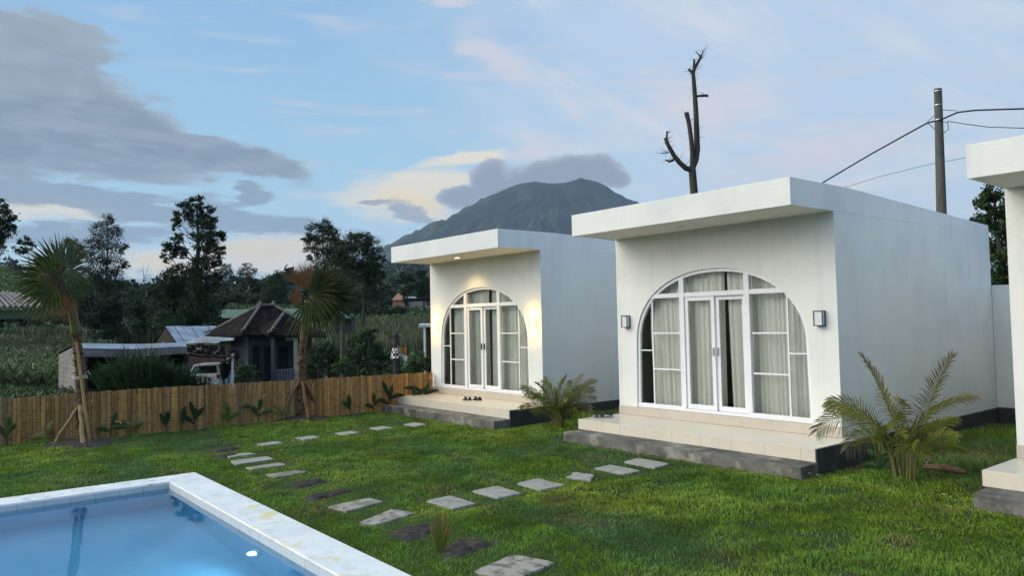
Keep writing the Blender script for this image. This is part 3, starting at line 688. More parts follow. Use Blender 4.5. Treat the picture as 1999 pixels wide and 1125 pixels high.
    pane([(-.66, 2.74)] + [(-.66, archz(.66, .05))] + pts + [(.66, archz(.66, .05)), (.66, 2.74)], fw, yw)
    # two sliding door leaves
    for xa, xb, yo, hx in ((-.664, .0, .0, -.035), (.005, .644, .036, .04)):
        d_ = MB(); yy = yw - .02 + yo; z0, z1, sw = .605, 2.698, .075
        d_.box(X(xa), X(xa+sw), yy, yy+.032, z0, z1); d_.box(X(xb-sw), X(xb), yy, yy+.032, z0, z1)
        d_.box(X(xa+sw), X(xb-sw), yy+.001, yy+.031, z0, z0+.09); d_.box(X(xa+sw), X(xb-sw), yy+.001, yy+.031, z1-.075, z1)
        dd_ = d_.build('sliding_door', M_frame, root, bevel=.003)
        pane([(xa+sw, z0+.09), (xb-sw, z0+.09), (xb-sw, z1-.075), (xa+sw, z1-.075)], dd_, yy+.016)
        h_ = MB(); h_.box(X(hx-.012), X(hx+.012), yy-.022, yy-.001, 1.60, 1.76); h_.box(X(hx-.007), X(hx+.007), yy-.03, yy-.021, 1.64, 1.72); h_.build('handle', M_black if lit else M_metal, dd_, bevel=.003)
    # curtains hang just inside the glass
    for i, (xa, xb, tx) in enumerate(curtains):
        curtain_mesh(xa, xb, .60, 3.22, 11.70 + .03*(i % 2), int(off*10) + i*7 + 3, tx).build('curtain', M_curt, root, smooth=True)
    # wall lamps either side of the arch
    for lx in (-2.085, 2.085):
        z0, z1, w_ = 2.135, 2.38, .078; q = MB(); t_ = .012; ya, yb = yf-.105, yf-.002
        q.box(X(lx-w_), X(lx+w_), yb-.012, yb, z0, z1)
        q.box(X(lx-w_), X(lx+w_), ya, yb-.0125, z0, z0+t_); q.box(X(lx-w_), X(lx+w_), ya, yb-.0125, z1-t_, z1)
        for sx in (-1, 1):
            xe = lx + sx*(w_-t_/2); q.box(X(xe-t_/2), X(xe+t_/2), ya, ya+t_, z0+t_+.0005, z1-t_-.0005)
        lp = q.build('wall_lamp', M_black, root)
        q = MB(); q.box(X(lx-w_+.014), X(lx+w_-.014), ya+.014, yb-.013, z0+t_+.001, z1-t_-.001); q.build('diffuser', M_diff_on if lit else M_diff_off, lp)
        if lit:
            for dz_, en in ((.20, 8.0), (-.20, 8.0)):
                pd = bpy.data.lights.new('wall_lamp_light', 'POINT'); pd.energy = en; pd.color = (1.0, .60, .06); pd.shadow_soft_size = .04
                po = bpy.data.objects.new('wall_lamp_light', pd); COL.objects.link(po); po.location = (X(lx), yf-.085, (z0+z1)/2+dz_)
    q = MB(); q.tube([(X(-.18), 10.87, 3.954), (X(-.18), 10.87, 3.944)], [.075, .075], 20); dl = q.build('downlight', M_down_off if not lit else mat('downlight_rim', (.8, .78, .7), .4), root)
    q = MB(); q.tube([(X(-.18), 10.87, 3.9435), (X(-.18), 10.87, 3.940)], [.058, .058], 20); q.build('lens', M_down_on if lit else M_down_off, dl)
    if lit:
        pd = bpy.data.lights.new('downlight_light', 'SPOT'); pd.energy = 105; pd.color = (1.0, .68, .26); pd.spot_size = rad(125); pd.spot_blend = 1.0; pd.shadow_soft_size = .12
        po = bpy.data.objects.new('downlight_light', pd); COL.objects.link(po); po.location = (X(-.18), 10.87, 3.92)
    return root
cabin(-7.105, True, 'far white cabin with its wall lamps and eave light lit, by the bamboo fence', [(-1.58, .06, (.0, -.02)), (.105, 1.84, (.0, .03))])
cabin(0.0, False, 'middle white cabin with unlit wall lamps and curtains behind the big arch', [(-1.66, .05, (-.1, .03)), (.17, 1.86, (-.05, .0))])
cabin(7.11, False, 'nearest white cabin at the right edge, only its eave corner and step showing', [(-1.80, .03, (0, 0)), (.12, 1.86, (0, 0))])

# ------------------------------------------------------------------ boundary wall between the cabins
bw = thing('boundary_wall', 'low white boundary wall closing the gap behind the cabins', 'wall', (-2.5, 17.9, 0))
b = MB(); b.box(CCX+HWALL+.004, 1.0, 17.86, 18.02, .31, 2.865); b.build('wall', M_plaster_r, bw)
b = MB(); b.box(CCX+HWALL+.04, 1.0, 17.82, 18.04, -.2, .308); b.build('foundation', M_dark, bw)

# ------------------------------------------------------------------ bamboo fence
fen = thing('bamboo_fence', 'low fence of split upright bamboo culms along the lawn edge', 'fence', (-17.8, 5, 0))
M_bam = mat('split_bamboo', (1, 1, 1), .6, tint=True, spec=.25, bump=.15, bscale=30, c2=(.70, .66, .60), nscale=1.2, stretch=(14, 14, 1.2))
b = MB(); seg = np.hypot(*np.diff(FENp, axis=0).T); cum = np.concatenate([[0], np.cumsum(seg)]); t = 0.0; kk = 0
while t < cum[-1]:
    px_ = np.interp(t, cum, FENp[:, 0]); py_ = np.interp(t, cum, FENp[:, 1]); e = .05
    qx = np.interp(t+e, cum, FENp[:, 0]) - px_; qy = np.interp(t+e, cum, FENp[:, 1]) - py_; ln = math.hypot(qx, qy) or 1; tx, ty = qx/ln, qy/ln; nx, ny = ty, -tx
    w = random.uniform(.055, .100); r = w/2*.97
    zt_ = np.interp(py_, [-6, 1.5, 4, 11.4], [.93, .95, 1.0, .95]) + random.uniform(-.013, .013)
    nodes = [-.06]; z = random.uniform(.05, .3)
    while z < zt_ - .04: nodes.append(z); z += random.uniform(.22, .40)
    rows = []; cols = []
    hue = random.random(); base_c = np.array([.46, .255, .085])*(.62+.55*hue) if random.random() < .8 else np.array([.36, .235, .115])*(.7+.5*hue)
    zs = [(-.06, 1, 1)]
    for z in nodes[1:]: zs += [(z-.012, 1, 1), (z-.006, 1.06, .5), (z+.006, 1.06, .5), (z+.012, 1, 1)]
    zs += [(zt_, 1, .95)]
    na_ = 7; tilt = random.uniform(-.012, .012); off_ = random.uniform(-.012, .012)
    for z, rk, ck in zs:
        fade = 1 - .0*z
        for j in range(na_):
            a = math.pi*j/(na_-1)
            u = math.cos(a)*r*rk + tilt*z; dd_ = math.sin(a)*r*.62*rk + off_
            rows.append((px_+tx*(u+w/2)+nx*dd_, py_+ty*(u+w/2)+ny*dd_, z)); cols.append(base_c*ck)
    Fq = [(i*na_+j, (i+1)*na_+j, (i+1)*na_+j+1, i*na_+j+1) for i in range(len(zs)-1) for j in range(na_-1)]
    m = (len(zs)-1)*na_; Fq.append(tuple(m+j for j in range(na_)))
    b.add(rows, Fq, cols); t += w + random.choice([.0, .002, .004, .012])
b.build('bamboo_panel', M_bam, fen)
M_rail = mat('bamboo_rail', (.22, .15, .07), .7, (.15, .10, .05), 8)
for z in (.22, .72):
    b = MB(); b.tube([(x-.055, y, z) for x, y in FEN], .03, 6); b.build('rail', M_rail, fen)
for yq in np.arange(-4, 11.3, 2.0):
    xq = fence_x(yq) - .13; b = MB(); b.tube([(xq, yq, -.5), (xq, yq, .86)], .045, 7); b.build('post', M_rail, fen)

# ------------------------------------------------------------------ leaf builders
def ribbon(b, pts, ws, side, c, fold=0.0):
    """leaf blade along pts with half widths ws; side is the blade's sideways direction"""
    pts = np.asarray(pts, float); m = len(pts); t = np.gradient(pts, axis=0); V = []; C_ = []
    c = np.asarray(c, float); c = np.tile(c, (m, 1)) if c.ndim == 1 else c
    for i in range(m):
        s = np.asarray(side, float); s = s - t[i]*np.dot(s, t[i])/(np.dot(t[i], t[i])+1e-9); s /= np.linalg.norm(s)+1e-9
        nn = np.cross(t[i], s); nn /= np.linalg.norm(nn)+1e-9
        V += [pts[i]-s*ws[i]+nn*fold*ws[i], pts[i], pts[i]+s*ws[i]+nn*fold*ws[i]]; C_ += [c[i]*.95, c[i]*1.08, c[i]]
    b.add(V, [q for i in range(m-1) for q in ((3*i, 3*i+1, 3*i+4, 3*i+3), (3*i+1, 3*i+2, 3*i+5, 3*i+4))], np.array(C_))
def unit(v): v = np.asarray(v, float); return v/(np.linalg.norm(v)+1e-9)
def fan_leaf(hub, d, nrm, Lf, nseg=28, spread=215, split=.48, droop=.25, col=(.06, .10, .03), tip=(.16, .14, .05), cup=.25, seed=0, petiole=None, pcol=(.12, .13, .05)):
    r_ = random.Random(seed); b = MB(); d = unit(d); nrm = unit(np.asarray(nrm) - d*np.dot(nrm, d)); sd = np.cross(nrm, d); col = np.array(col); tip = np.array(tip)
    if petiole is not None:
        p0 = np.asarray(petiole, float); hub_ = np.asarray(hub, float); mid = (p0+hub_)/2 + np.array([0, 0, .05]); b.tube([p0, mid, hub_, hub_ + d*Lf*.25], [.018, .014, .011, .004], 5, pcol)
    sp_ = rad(spread)
    for i in range(nseg):
        th = -sp_/2 + sp_*(i+.5)/nseg; dv = d*math.cos(th) + sd*math.sin(th) + nrm*cup*(1-math.cos(th*.9))*.6; dv = unit(dv)
        L_ = Lf*(.78 + .22*math.cos(th*.75))*r_.uniform(.92, 1.06); side = unit(np.cross(nrm, dv)); rs = [.05, .25, split, .72, .88, 1.0]
        dth = sp_/nseg; pts = []; ws = []; cs = []; sag = r_.uniform(.5, 1.7)*droop*1.25; sg_ = r_.uniform(0, .20)*(i % 2) + r_.uniform(0, .08); tw_ = r_.uniform(.15, .75)
        for r in rs:
            q = np.asarray(hub, float) + dv*L_*r; q = q + np.array([0, 0, -1])*max(0, r-split)**1.6*L_*sag*1.6; pts.append(q)
            wf = L_*r*math.tan(dth/2)*1.02; wt = L_*split*math.tan(dth/2)*1.02*max(0.04, 1-(r-split)/(1-split)) if r > split else wf; ws.append(wt)
            cs.append((col + (tip-col)*sg_)*(1-max(0, (r-.5)/.5)**1.6*tw_) + tip*max(0, (r-.5)/.5)**1.6*tw_)
        ribbon(b, pts, ws, side, cs, (.8 if i % 2 else -.8))
    return b
def frond(b, base, az, el, Lr, droop, nl, ll, col, tipcol, seed=0, lw=.012, bare=.16, stalk=.009, vee=.55, ldroop=.45):
    """feather palm frond: arching rachis with paired leaflets"""
    r_ = random.Random(seed); h = np.array([math.cos(az), math.sin(az), 0]); pts = []; p = np.asarray(base, float); e = el; n = 26; st = Lr/n
    for i in range(n+1):
        pts.append(p.copy()); p = p + st*(h*math.cos(e) + UPv*math.sin(e)); e -= droop/n*(0.5 + 1.3*i/n)
    pts = np.array(pts); rs = np.linspace(stalk, .002, n+1); col = np.array(col); tipcol = np.array(tipcol)
    b.tube(pts, rs, 5, np.vstack([np.tile(col*1.5*(1-i/n)+tipcol*(i/n), (5, 1)) for i in range(n+1)]))
    sd0 = np.cross(h, UPv); twist = r_.uniform(.55, 1.15)*r_.choice([-1, 1])
    for i in range(nl):
        u = bare + (1-bare)*(i+.5)/nl; x = u*n; k0 = min(int(x), n-1); q = pts[k0] + (pts[k0+1]-pts[k0])*(x-k0); t_ = unit(pts[k0+1]-pts[k0]); up = unit(np.cross(sd0, t_))
        s = math.sin(math.pi*min(1, (u-bare)/(1-bare)*.86+.14)); L_ = ll*(.35+.65*s)*r_.uniform(.85, 1.1)
        for sg in (-1, 1):
            sv = sd0*math.cos(twist) + up*math.sin(twist); nv = up*math.cos(twist) - sd0*math.sin(twist); dv = unit(sv*sg*(.92-.35*u) + t_*(.42+.50*u) + nv*vee*.5*r_.uniform(.4, 1.2)); P_ = []; g_ = r_.uniform(.6, 1.4)*ldroop
            for rr in (0, .35, .7, 1.0): P_.append(q + dv*L_*rr + np.array([0, 0, -1])*L_*g_*rr**2)
            w = lw*r_.uniform(.8, 1.15); cc = col*r_.uniform(.75, 1.25); tt = tipcol*r_.uniform(.7, 1.2); mx = min(1, max(0, (u-.45)*1.6))
            cs = [cc*(1-mx*a)+tt*mx*a for a in (.3, .55, .9, 1.0)]
            ribbon(b, P_, [w*.5, w, w*.8, w*.1], up, cs, .3)
M_leaf = leafmat('palm_leaf', (1, 1, 1), .55, .25)
M_pbark = mat('palm_bark', (.16, .10, .055), .95, (.07, .042, .025), 9, .9, 28, stretch=(1, 1, 4), lo=.4, hi=.6, c3=(.21, .15, .09), n3=3)
M_stake = mat('wood_stake', (.26, .14, .07), .85, (.17, .09, .05), 4, .4, 30, stretch=(8, 8, 1))
M_bampole = mat('bamboo_pole', (.34, .24, .10), .6, (.24, .16, .07), 5, stretch=(5, 5, 1.5))
M_rope = mat('pale_rope', (.45, .40, .32), .9)

def fan_palm(label, base, pts, rad_, fans, deadtex, sheath):
    root = thing('fan_palm', label, 'palm tree', base, 'fan palms propped with stakes')
    b = MB(); pts = np.array(pts); n = 40; tt = np.linspace(0, 1, n); tp = np.stack([np.interp(tt, np.linspace(0, 1, len(pts)), pts[:, i]) for i in range(3)], 1)
    rr = np.interp(tt, np.linspace(0, 1, len(rad_)), rad_)
    b.tube(tp, rr*(1+.05*np.sin(np.arange(n)*2.2)), 12)
    for i in range(150):                  # frayed leaf bases along the lower trunk
        k_ = int(n*random.uniform(*deadtex)); a = random.uniform(0, 6.28); o = tp[k_] + rr[k_]*.9*np.array([math.cos(a), math.sin(a), 0]); d = np.array([math.cos(a)*.6, math.sin(a)*.6, random.choice([1, 1, -.6])])
        L_ = random.uniform(.05, .13); ribbon(b, [o, o+unit(d)*L_*.6, o+unit(d)*L_+np.array([math.cos(a), math.sin(a), -.3])*L_*.3], [.028, .02, .003], (-math.sin(a), math.cos(a), 0), (1, 1, 1))
    b.build('trunk', M_pbark, root)
    b = MB(); b.tube(tp[int(n*sheath[0]):int(n*sheath[1])+1], rr[int(n*sheath[0]):int(n*sheath[1])+1]*1.25, 10, (.15, .13, .055)); b.build('leaf_sheath', M_leaf, root, smooth=True)
    top = tp[-1]
    for i, (hub, d, nrm, L_, kw) in enumerate(fans):
        fan_leaf(hub, d, nrm, L_, seed=i*13+len(label), petiole=top - np.array([0, 0, .12]), **kw).build('frond', M_leaf, root)
    return root
CAMV = -FWv                                # towards the viewer
def im(r, u, a=0.0): return RTv*r + UPv*u + CAMV*a
GR = dict(col=(.030, .062, .008), tip=(.17, .165, .022)); DK = dict(col=(.009, .022, .004), tip=(.11, .115, .016)); BR = dict(col=(.20, .085, .035), tip=(.30, .19, .10)); LT = dict(col=(.050, .082, .045), tip=(.12, .14, .04)); YE = dict(col=(.45, .33, .02), tip=(.40, .30, .05))
z1 = P(160, 868, 15.3)
pb = onz(160, 868); D1 = float(pb @ FWv)
def Q1(x, y, da=0.0): return P(x, y, D1 - da)
fan_palm('leaning fan palm with bushy crown and one yellow leaf, beside the brick shed',
  pb, [pb - np.array([0, 0, .1]), Q1(160, 800), Q1(157, 740), Q1(153, 690), Q1(147, 640), Q1(140, 602), Q1(134, 578)], [.115, .10, .09, .085, .075, .07, .06], [
  (Q1(118, 535, .1), im(-.85, .55, .1), im(.3, .3, 1), .98, dict(DK, spread=200, droop=.12)),
  (Q1(112, 552, .25), im(-.95, .12, .15), im(.2, .35, 1), .92, dict(GR, spread=190, droop=.2)),
  (Q1(122, 532, -.15), im(-.35, .95, 0), im(.2, -.1, 1), .86, dict(GR, spread=150, droop=.05)),
  (Q1(131, 526, .3), im(.18, .95, .1), im(-.2, .1, 1), .70, dict(LT, spread=130, droop=.05)),
  (Q1(132, 532, .45), im(.9, .15, .1), im(-.3, .2, 1), .52, dict(LT, spread=190, droop=.18)),
  (Q1(133, 545, .4), im(.55, -.75, .1), im(-.2, .3, 1), .58, dict(GR, spread=150, droop=.1)),
  (Q1(108, 560, .45), im(-.7, -.4, .3), im(.1, .5, 1), .72, dict(GR, spread=180, droop=.35)),
  (Q1(122, 545, .55), im(-.35, .1, .5), im(0, .6, 1), .50, dict(col=(.05, .034, .018), tip=(.17, .105, .06), spread=200, droop=.3, nseg=18)),
  (Q1(118, 572, .45), im(-.45, -.8, .3), im(0, .4, 1), .52, dict(BR, spread=170, droop=.5)),
  (Q1(128, 575, .4), im(-.1, -.95, .2), im(0, .2, 1), .45, dict(BR, spread=140, droop=.5)),
  (Q1(124, 592, .42), im(-.12, -1, .05), im(0, .1, 1), .28, dict(YE, spread=80, droop=.1, split=.85)),
  (Q1(124, 540, -.5), im(-.6, .2, -.7), im(0, .8, .5), .85, dict(DK, spread=200, droop=.3)),
  (Q1(128, 548, -.4), im(.5, -.1, -.6), im(0, .8, .5), .6, dict(DK, spread=200, droop=.35)),
  ], (.12, .62), (.62, .97))
pb2 = onz(592, 821); D2 = float(pb2 @ FWv)
def Q2(x, y, da=0.0): return P(x, y, D2 - da)
fan_palm('fan palm with a rust brown dead frond, in front of the tiled house',
  pb2, [pb2 - np.array([0, 0, .1]), Q2(588, 770), Q2(588, 720), Q2(591, 680), Q2(595, 640), Q2(599, 605), Q2(602, 585)], [.12, .115, .105, .095, .085, .08, .07], [
  (Q2(603, 566, .42), im(-.42, .9, .1), im(.3, 0, 1), .74, dict(BR, spread=80, droop=.05, split=.6)),
  (Q2(590, 575, .2), im(-.9, -.25, .2), im(.2, .3, 1), .34, dict(BR, spread=150, droop=.4)),
  (Q2(607, 572, .25), im(.30, .85, .1), im(-.5, .1, .9), .95, dict(DK, spread=110, droop=.1)),
  (Q2(610, 580, .45), im(.55, .45, .25), im(-.55, .1, .85), .92, dict(DK, spread=190, droop=.25)),
  (Q2(618, 578, .1), im(.85, .55, 0), im(-.2, -.2, 1), 1.2, dict(DK, spread=95, droop=.15)),
  (Q2(625, 585, 0), im(.95, .12, 0), im(-.1, .2, 1), 1.18, dict(DK, spread=130, droop=.25)),
  (Q2(620, 590, .3), im(.75, -.45, .2), im(-.1, .4, 1), 1.0, dict(DK, spread=150, droop=.35)),
  (Q2(606, 590, .35), im(.35, -.85, .3), im(0, .5, 1), .85, dict(GR, spread=150, droop=.4)),
  (Q2(602, 590, .3), im(-.35, -.8, .2), im(0, .4, 1), .42, dict(GR, spread=140, droop=.35)),
  (Q2(612, 570, -.4), im(.3, .5, -.7), im(0, .7, .6), .8, dict(DK, spread=200, droop=.3)),
  ], (.05, .55), (.70, .97))
def pole_thing(name, label, a, b_, r, m, cat='prop', group='stakes propping the fan palms'):
    root = MB(); pts = np.linspace(a, b_, 9) + np.vstack([[0, 0, 0]] + [rng.normal(0, .006, 3) for _ in range(7)] + [[0, 0, 0]])
    root.tube(pts, np.linspace(r, r*.82, 9), 8); return tag(root.build(name, m, smooth=False), label, cat, group)
for (xa, ya, xb, yb, da, rr_, m_, lab) in (
    (101, 870, 152, 796, .5, .042, M_bampole, 'bamboo stake slanting down to the left from the bushy fan palm'),
    (163, 873, 157, 792, .3, .05, M_bampole, 'upright bamboo stake in front of the bushy fan palm'),
    (192, 866, 165, 800, .0, .04, M_stake, 'dark stake slanting down to the right from the bushy fan palm')):
    g0 = onz(xa, ya); pole_thing('wooden_stake', lab, g0 - np.array([0, 0, .06]), P(xb, yb, D1 - .12), rr_, m_)
tag(pole_thing('bamboo_pole', 'long bamboo pole tied upright along the trunk of the bushy fan palm', onz(176, 870) - np.array([0, 0, .05]), P(149, 668, D1-.10), .034, M_bampole, 'pole'))
b = MB(); o = P(156, 737, D1-.05)
for q in range(3): 
    a = np.linspace(0, 2*math.pi, 16); b.tube([o + np.array([math.cos(s)*.135, math.sin(s)*.135, q*.022-.02+.01*math.sin(3*s)]) for s in a], .011, 5)
b.tube([o+im(.1, .02, .05), o+im(.16, .10, .06), o+im(.20, .14, .06), o+im(.22, .08, .06), o+im(.26, .06, .05)], .008, 5)
tag(b.build('rope_tie', M_rope), 'pale rope tie wound round the bushy fan palm and its pole', 'rope')
for (xa, ya, xb, yb, lab) in ((538, 824, 583, 747, 'left slanting stake of the fan palm with the rust brown frond'), (604, 824, 590, 745, 'front red brown stake of the fan palm with the rust brown frond'), (632, 814, 596, 746, 'right slanting stake of the fan palm with the rust brown frond')):
    pole_thing('wooden_stake', lab, onz(xa, ya) - np.array([0, 0, .06]), P(xb, yb, D2-.1), .044, M_stake)
for c0, ms_ in ((pb, 1.0), (pb2, 1.0)):
    b = MB(); n = 18; rows = []
    for i, r in enumerate((.0, .18*ms_, .36*ms_, .55*ms_, .7*ms_)):
        rows.append([(c0[0]+r*math.cos(2*math.pi*j/n)*(1+.2*float(vnoise(j*.9, 1, 2))), c0[1]+r*math.sin(2*math.pi*j/n)*(1+.2*float(vnoise(j*.7, 3, 2))), [.09, .085, .06, .035, -.02][i] + (.03*float(vnoise(i*2.3, j*1.1, 4)) if i < 4 else 0)) for j in range(n+1)])
    b.quadgrid(rows); tag(b.build('soil', M_soil, smooth=True), kind='structure')

# ------------------------------------------------------------------ feather palms by the cabins
M_stem = mat('cane_stem', (.20, .17, .05), .6, (.13, .12, .04), 10, spec=.3)
def areca(label, base, fr, ncane, green, tipc, hs):
    root = thing('feather_palm', label, 'palm', base, 'young feather palms beside the cabins'); base = np.asarray(base, float); tops = []
    for i in range(ncane):
        a = random.uniform(0, 6.28); o = base + np.array([math.cos(a), math.sin(a), 0])*random.uniform(.03, .13); h = random.uniform(*hs); tp_ = o + np.array([math.cos(a)*h*.18, math.sin(a)*h*.18, h]); tops.append(tp_)
        b = MB(); b.tube([o-np.array([0, 0, .05]), (o+tp_)/2 + np.array([0, 0, .02]), tp_], [.017, .014, .009], 7); b.build('stem', M_stem, root)
    for i, (rt, up, L_, dr, tc_) in enumerate(fr):
        # rt: sideways lean in the viewing plane, up: start elevation (deg)
        yaw = math.atan2(RTv[1]*rt[0]+CAMV[1]*rt[1], RTv[0]*rt[0]+CAMV[0]*rt[1]); b = MB()
        st = min(tops, key=lambda q: -np.dot(q-base, RTv*rt[0]+CAMV*rt[1])) if i % 3 else random.choice(tops)
        frond(b, st - np.array([0, 0, .05]), yaw, rad(up), L_, dr, int(L_*27), .13+L_*.17, np.array(green)*random.uniform(.75, 1.2), tc_, seed=i+len(label), lw=.0085, ldroop=.38)
        b.build('frond', M_leaf, root)
    return root
gG, gY, gD, gP = (.17, .19, .03), (.32, .27, .07), (.42, .34, .20), (.33, .25, .22)
areca('small bushy feather palm between the far and middle cabins', onz(1090, 838), [
  ((-.9, .2), 60, .80, 1.15, gY), ((-.55, .5), 76, .9, .8, gG), ((-1, -.1), 50, .75, 1.2, gD), ((-.2, .2), 84, .9, .45, gG), ((.35, .2), 78, .95, .6, gD), ((.8, 0), 70, 1.0, .95, gD), ((-.3, .1), 80, .9, .5, gY), ((-.6, 0), 70, .95, .9, gG),
  ((.3, .8), 74, .8, .9, gG), ((-.3, -.8), 78, .9, .7, gG), ((.7, .6), 60, .75, 1.0, gP), ((1, .1), 52, .75, 1.0, gP), ((-.7, .7), 62, .75, 1.1, gG), ((.4, -.7), 74, .85, .8, gG), ((.1, 1), 66, .7, 1.1, gY), ((-.9, .5), 42, .7, 1.1, gY), ((.9, .5), 38, .65, .9, gP), ((.05, .3), 86, .9, .4, gG), ((.2, -.1), 82, .85, .5, gG), ((-.5, -.2), 72, .85, .9, gG), ((.55, .3), 72, .8, .9, gG),
  ((-.4, .6), 58, .6, 1.2, gG), ((.5, .7), 54, .6, 1.2, gG), ((-.1, .7), 76, .7, .8, gG), ((.15, .6), 80, .75, .7, gY), ((-.8, .1), 68, .8, 1.0, gG), ((.6, -.1), 64, .85, 1.0, gG)], 20, (.13, .155, .022), gY, (.20, .40))
areca('larger straggly feather palm with dried purple tips, beside the middle cabin', onz(1768, 942), [
  ((-1, .1), 50, 1.35, 1.6, gP), ((-.9, .5), 36, 1.0, 1.35, gP), ((-.75, .1), 62, 1.15, 1.0, gY), ((-.35, 0), 76, 1.42, .32, gP), ((.22, .1), 80, 1.50, .36, gP), ((.0, -.4), 82, .9, .6, gP),
  ((.75, .1), 58, 1.45, .85, gD), ((.9, -.2), 48, .9, .9, gG), ((.4, .8), 62, .75, 1.2, gG), ((-.4, .9), 58, .7, 1.3, gG), ((-.8, -.5), 58, .95, 1.1, gP), ((.5, -.8), 66, .9, 1.0, gY), ((-.1, 1), 50, .6, 1.2, gG), ((.8, .5), 42, .6, 1.0, gG), ((-.4, .8), 28, .5, .9, gG), ((.6, .7), 22, .5, .9, gY), ((-.9, .2), 24, .55, .8, gG), ((.9, -.1), 26, .5, .8, gD), ((.1, .9), 70, .6, 1.4, gG), ((-.5, .6), 70, .8, 1.0, gG), ((.3, .3), 72, .8, .9, gG)], 14, (.16, .175, .026), gD, (.35, .62))

# ------------------------------------------------------------------ young broad-leaved plants along the fence
def lance(b, base, d, L_, w, col, droop=.3, tipc=None):
    d = unit(d); side = unit(np.cross(d, CAMV + np.array([.1, .2, .1]))); P_ = []; ws = []
    for r in (0, .15, .35, .6, .82, 1.0):
        P_.append(np.asarray(base) + d*L_*r + np.array([0, 0, -1])*L_*droop*r**2); ws.append(w*[.12, .5, .95, 1.0, .6, .05][[0, .15, .35, .6, .82, 1.0].index(r)])
    c = np.tile(np.array(col, float), (6, 1))
    if tipc is not None: c[4:] = tipc
    ribbon(b, P_, ws, side, c, .35)
SP = [  # foot x, foot y (photo), height, lean list, tint, label
 (9, 868, .62, [(-.5, 1), (.6, 1), (.1, 1)], 'g', 'leafy canna plant at the left end of the bamboo fence'),
 (84, 862, .45, [(-1.2, .7), (.25, 1.1)], 'y', 'withered canna plant with a long bent leaf, left of the bushy fan palm'),
 (205, 851, .50, [(-1, .9), (1.3, .8), (.3, 1), (.9, .3)], 'g', 'canna plant with wide spread leaves right of the bushy fan palm'),
 (244, 845, .42, [(.6, 1), (-.1, 1)], 'y', 'thin pale canna plant between the spread leaved and the upright broad leaved ones'),
 (294, 835, .46, [(-.25, 1), (.2, 1), (.05, .8)], 'd', 'dark upright broad leaved canna plant, left of a narrow single leaf one'),
 (317, 831, .50, [(.05, 1), (.15, .7)], 'd', 'narrow dark canna plant with a single upright leaf pair'),
 (357, 834, .50, [(-.5, .7), (.1, 1), (.45, .9), (-.15, .9)], 'd', 'bushy dark canna plant halfway between the two fan palms'),
 (421, 828, .48, [(-.5, 1), (.75, .9), (.1, 1), (-.2, .8)], 'l', 'light green fresh canna plant with a whitish stem'),
 (460, 818, .58, [(-.35, 1), (1.0, .7), (.25, 1), (-.7, .5)], 'g', 'tall canna plant with arching leaves next to the light green one'),
 (513, 815, .48, [(.1, 1), (-.4, .7)], 'y', 'sparse yellowish canna plant left of the rust fronded fan palm'),
 (652, 806, .50, [(-.5, 1.1), (.0, .9), (-.7, .6)], 'g', 'canna plant leaning left with orange flower, right of the rust fronded fan palm'),
 (699, 802, .45, [(-.7, .8), (.6, .9), (.1, 1)], 'g', 'small canna plant midway between the fan palm and the far cabin'),
 (739, 801, .62, [(-.7, .9), (.2, 1), (.9, .7), (-.2, 1)], 'd', 'large dark canna plant near the far cabin step'),
 (772, 794, .58, [(-.7, .9), (.1, 1), (.6, .8)], 'd', 'dark canna plant at the left corner of the far cabin step'),
 (812, 772, .72, [(-.4, 1), (.3, 1), (.8, .6), (-.8, .6)], 'd', 'canna plant with orange flower behind the far cabin porch'),
]
TC = {'g': (.040, .075, .022), 'd': (.022, .042, .018), 'y': (.17, .15, .05), 'l': (.085, .13, .03)}
for i, (x, y, h, lv, tcx, lab) in enumerate(SP):
    h *= 1.22
    o = onz(x, y); xf = fence_x(o[1])
    if o[0] < xf + .12 or i == 14: o = np.array([xf + .16, o[1], 0]) if i < 14 else np.array([-18.2+.62, 11.0, .0])
    pt = thing('canna_plant', lab, 'plant', o, 'young canna plants along the fence')
    b = MB(); b.tube([o-np.array([0, 0, .05]), o+np.array([0, 0, h*.25]), o+RTv*.02+np.array([0, 0, h*.55])], [.016, .014, .009], 6, (.16, .17, .08) if tcx in 'ly' else (.07, .08, .03)); b.build('stem', M_leaf, pt)
    for j, (lx, lz) in enumerate(lv):
        b = MB(); lance(b, o+np.array([0, 0, h*(.22+.09*j)]), RTv*lx+UPv*lz+CAMV*random.uniform(-.3, .5), h*random.uniform(.6, .85), .048+.012*random.random(), np.array(TC[tcx])*random.uniform(.8, 1.3), .15+.3*abs(lx), (.22, .17, .06) if random.random() < .4 else None); b.build('leaf', M_leaf, pt)
    if i in (2, 8, 10, 14):
        b = MB(); q = o+RTv*(.18 if i != 10 else -.15)+np.array([0, 0, h*(.55 if i == 2 else .95)])
        for j in range(7): lance(b, q, RTv*random.uniform(-1, 1)+UPv*random.uniform(-.2, .8)+CAMV*.4, .085, .02, (.62, .26, .08) if i in (10, 14) else (.50, .34, .12), .2)
        b.build('flower', M_leaf, pt)

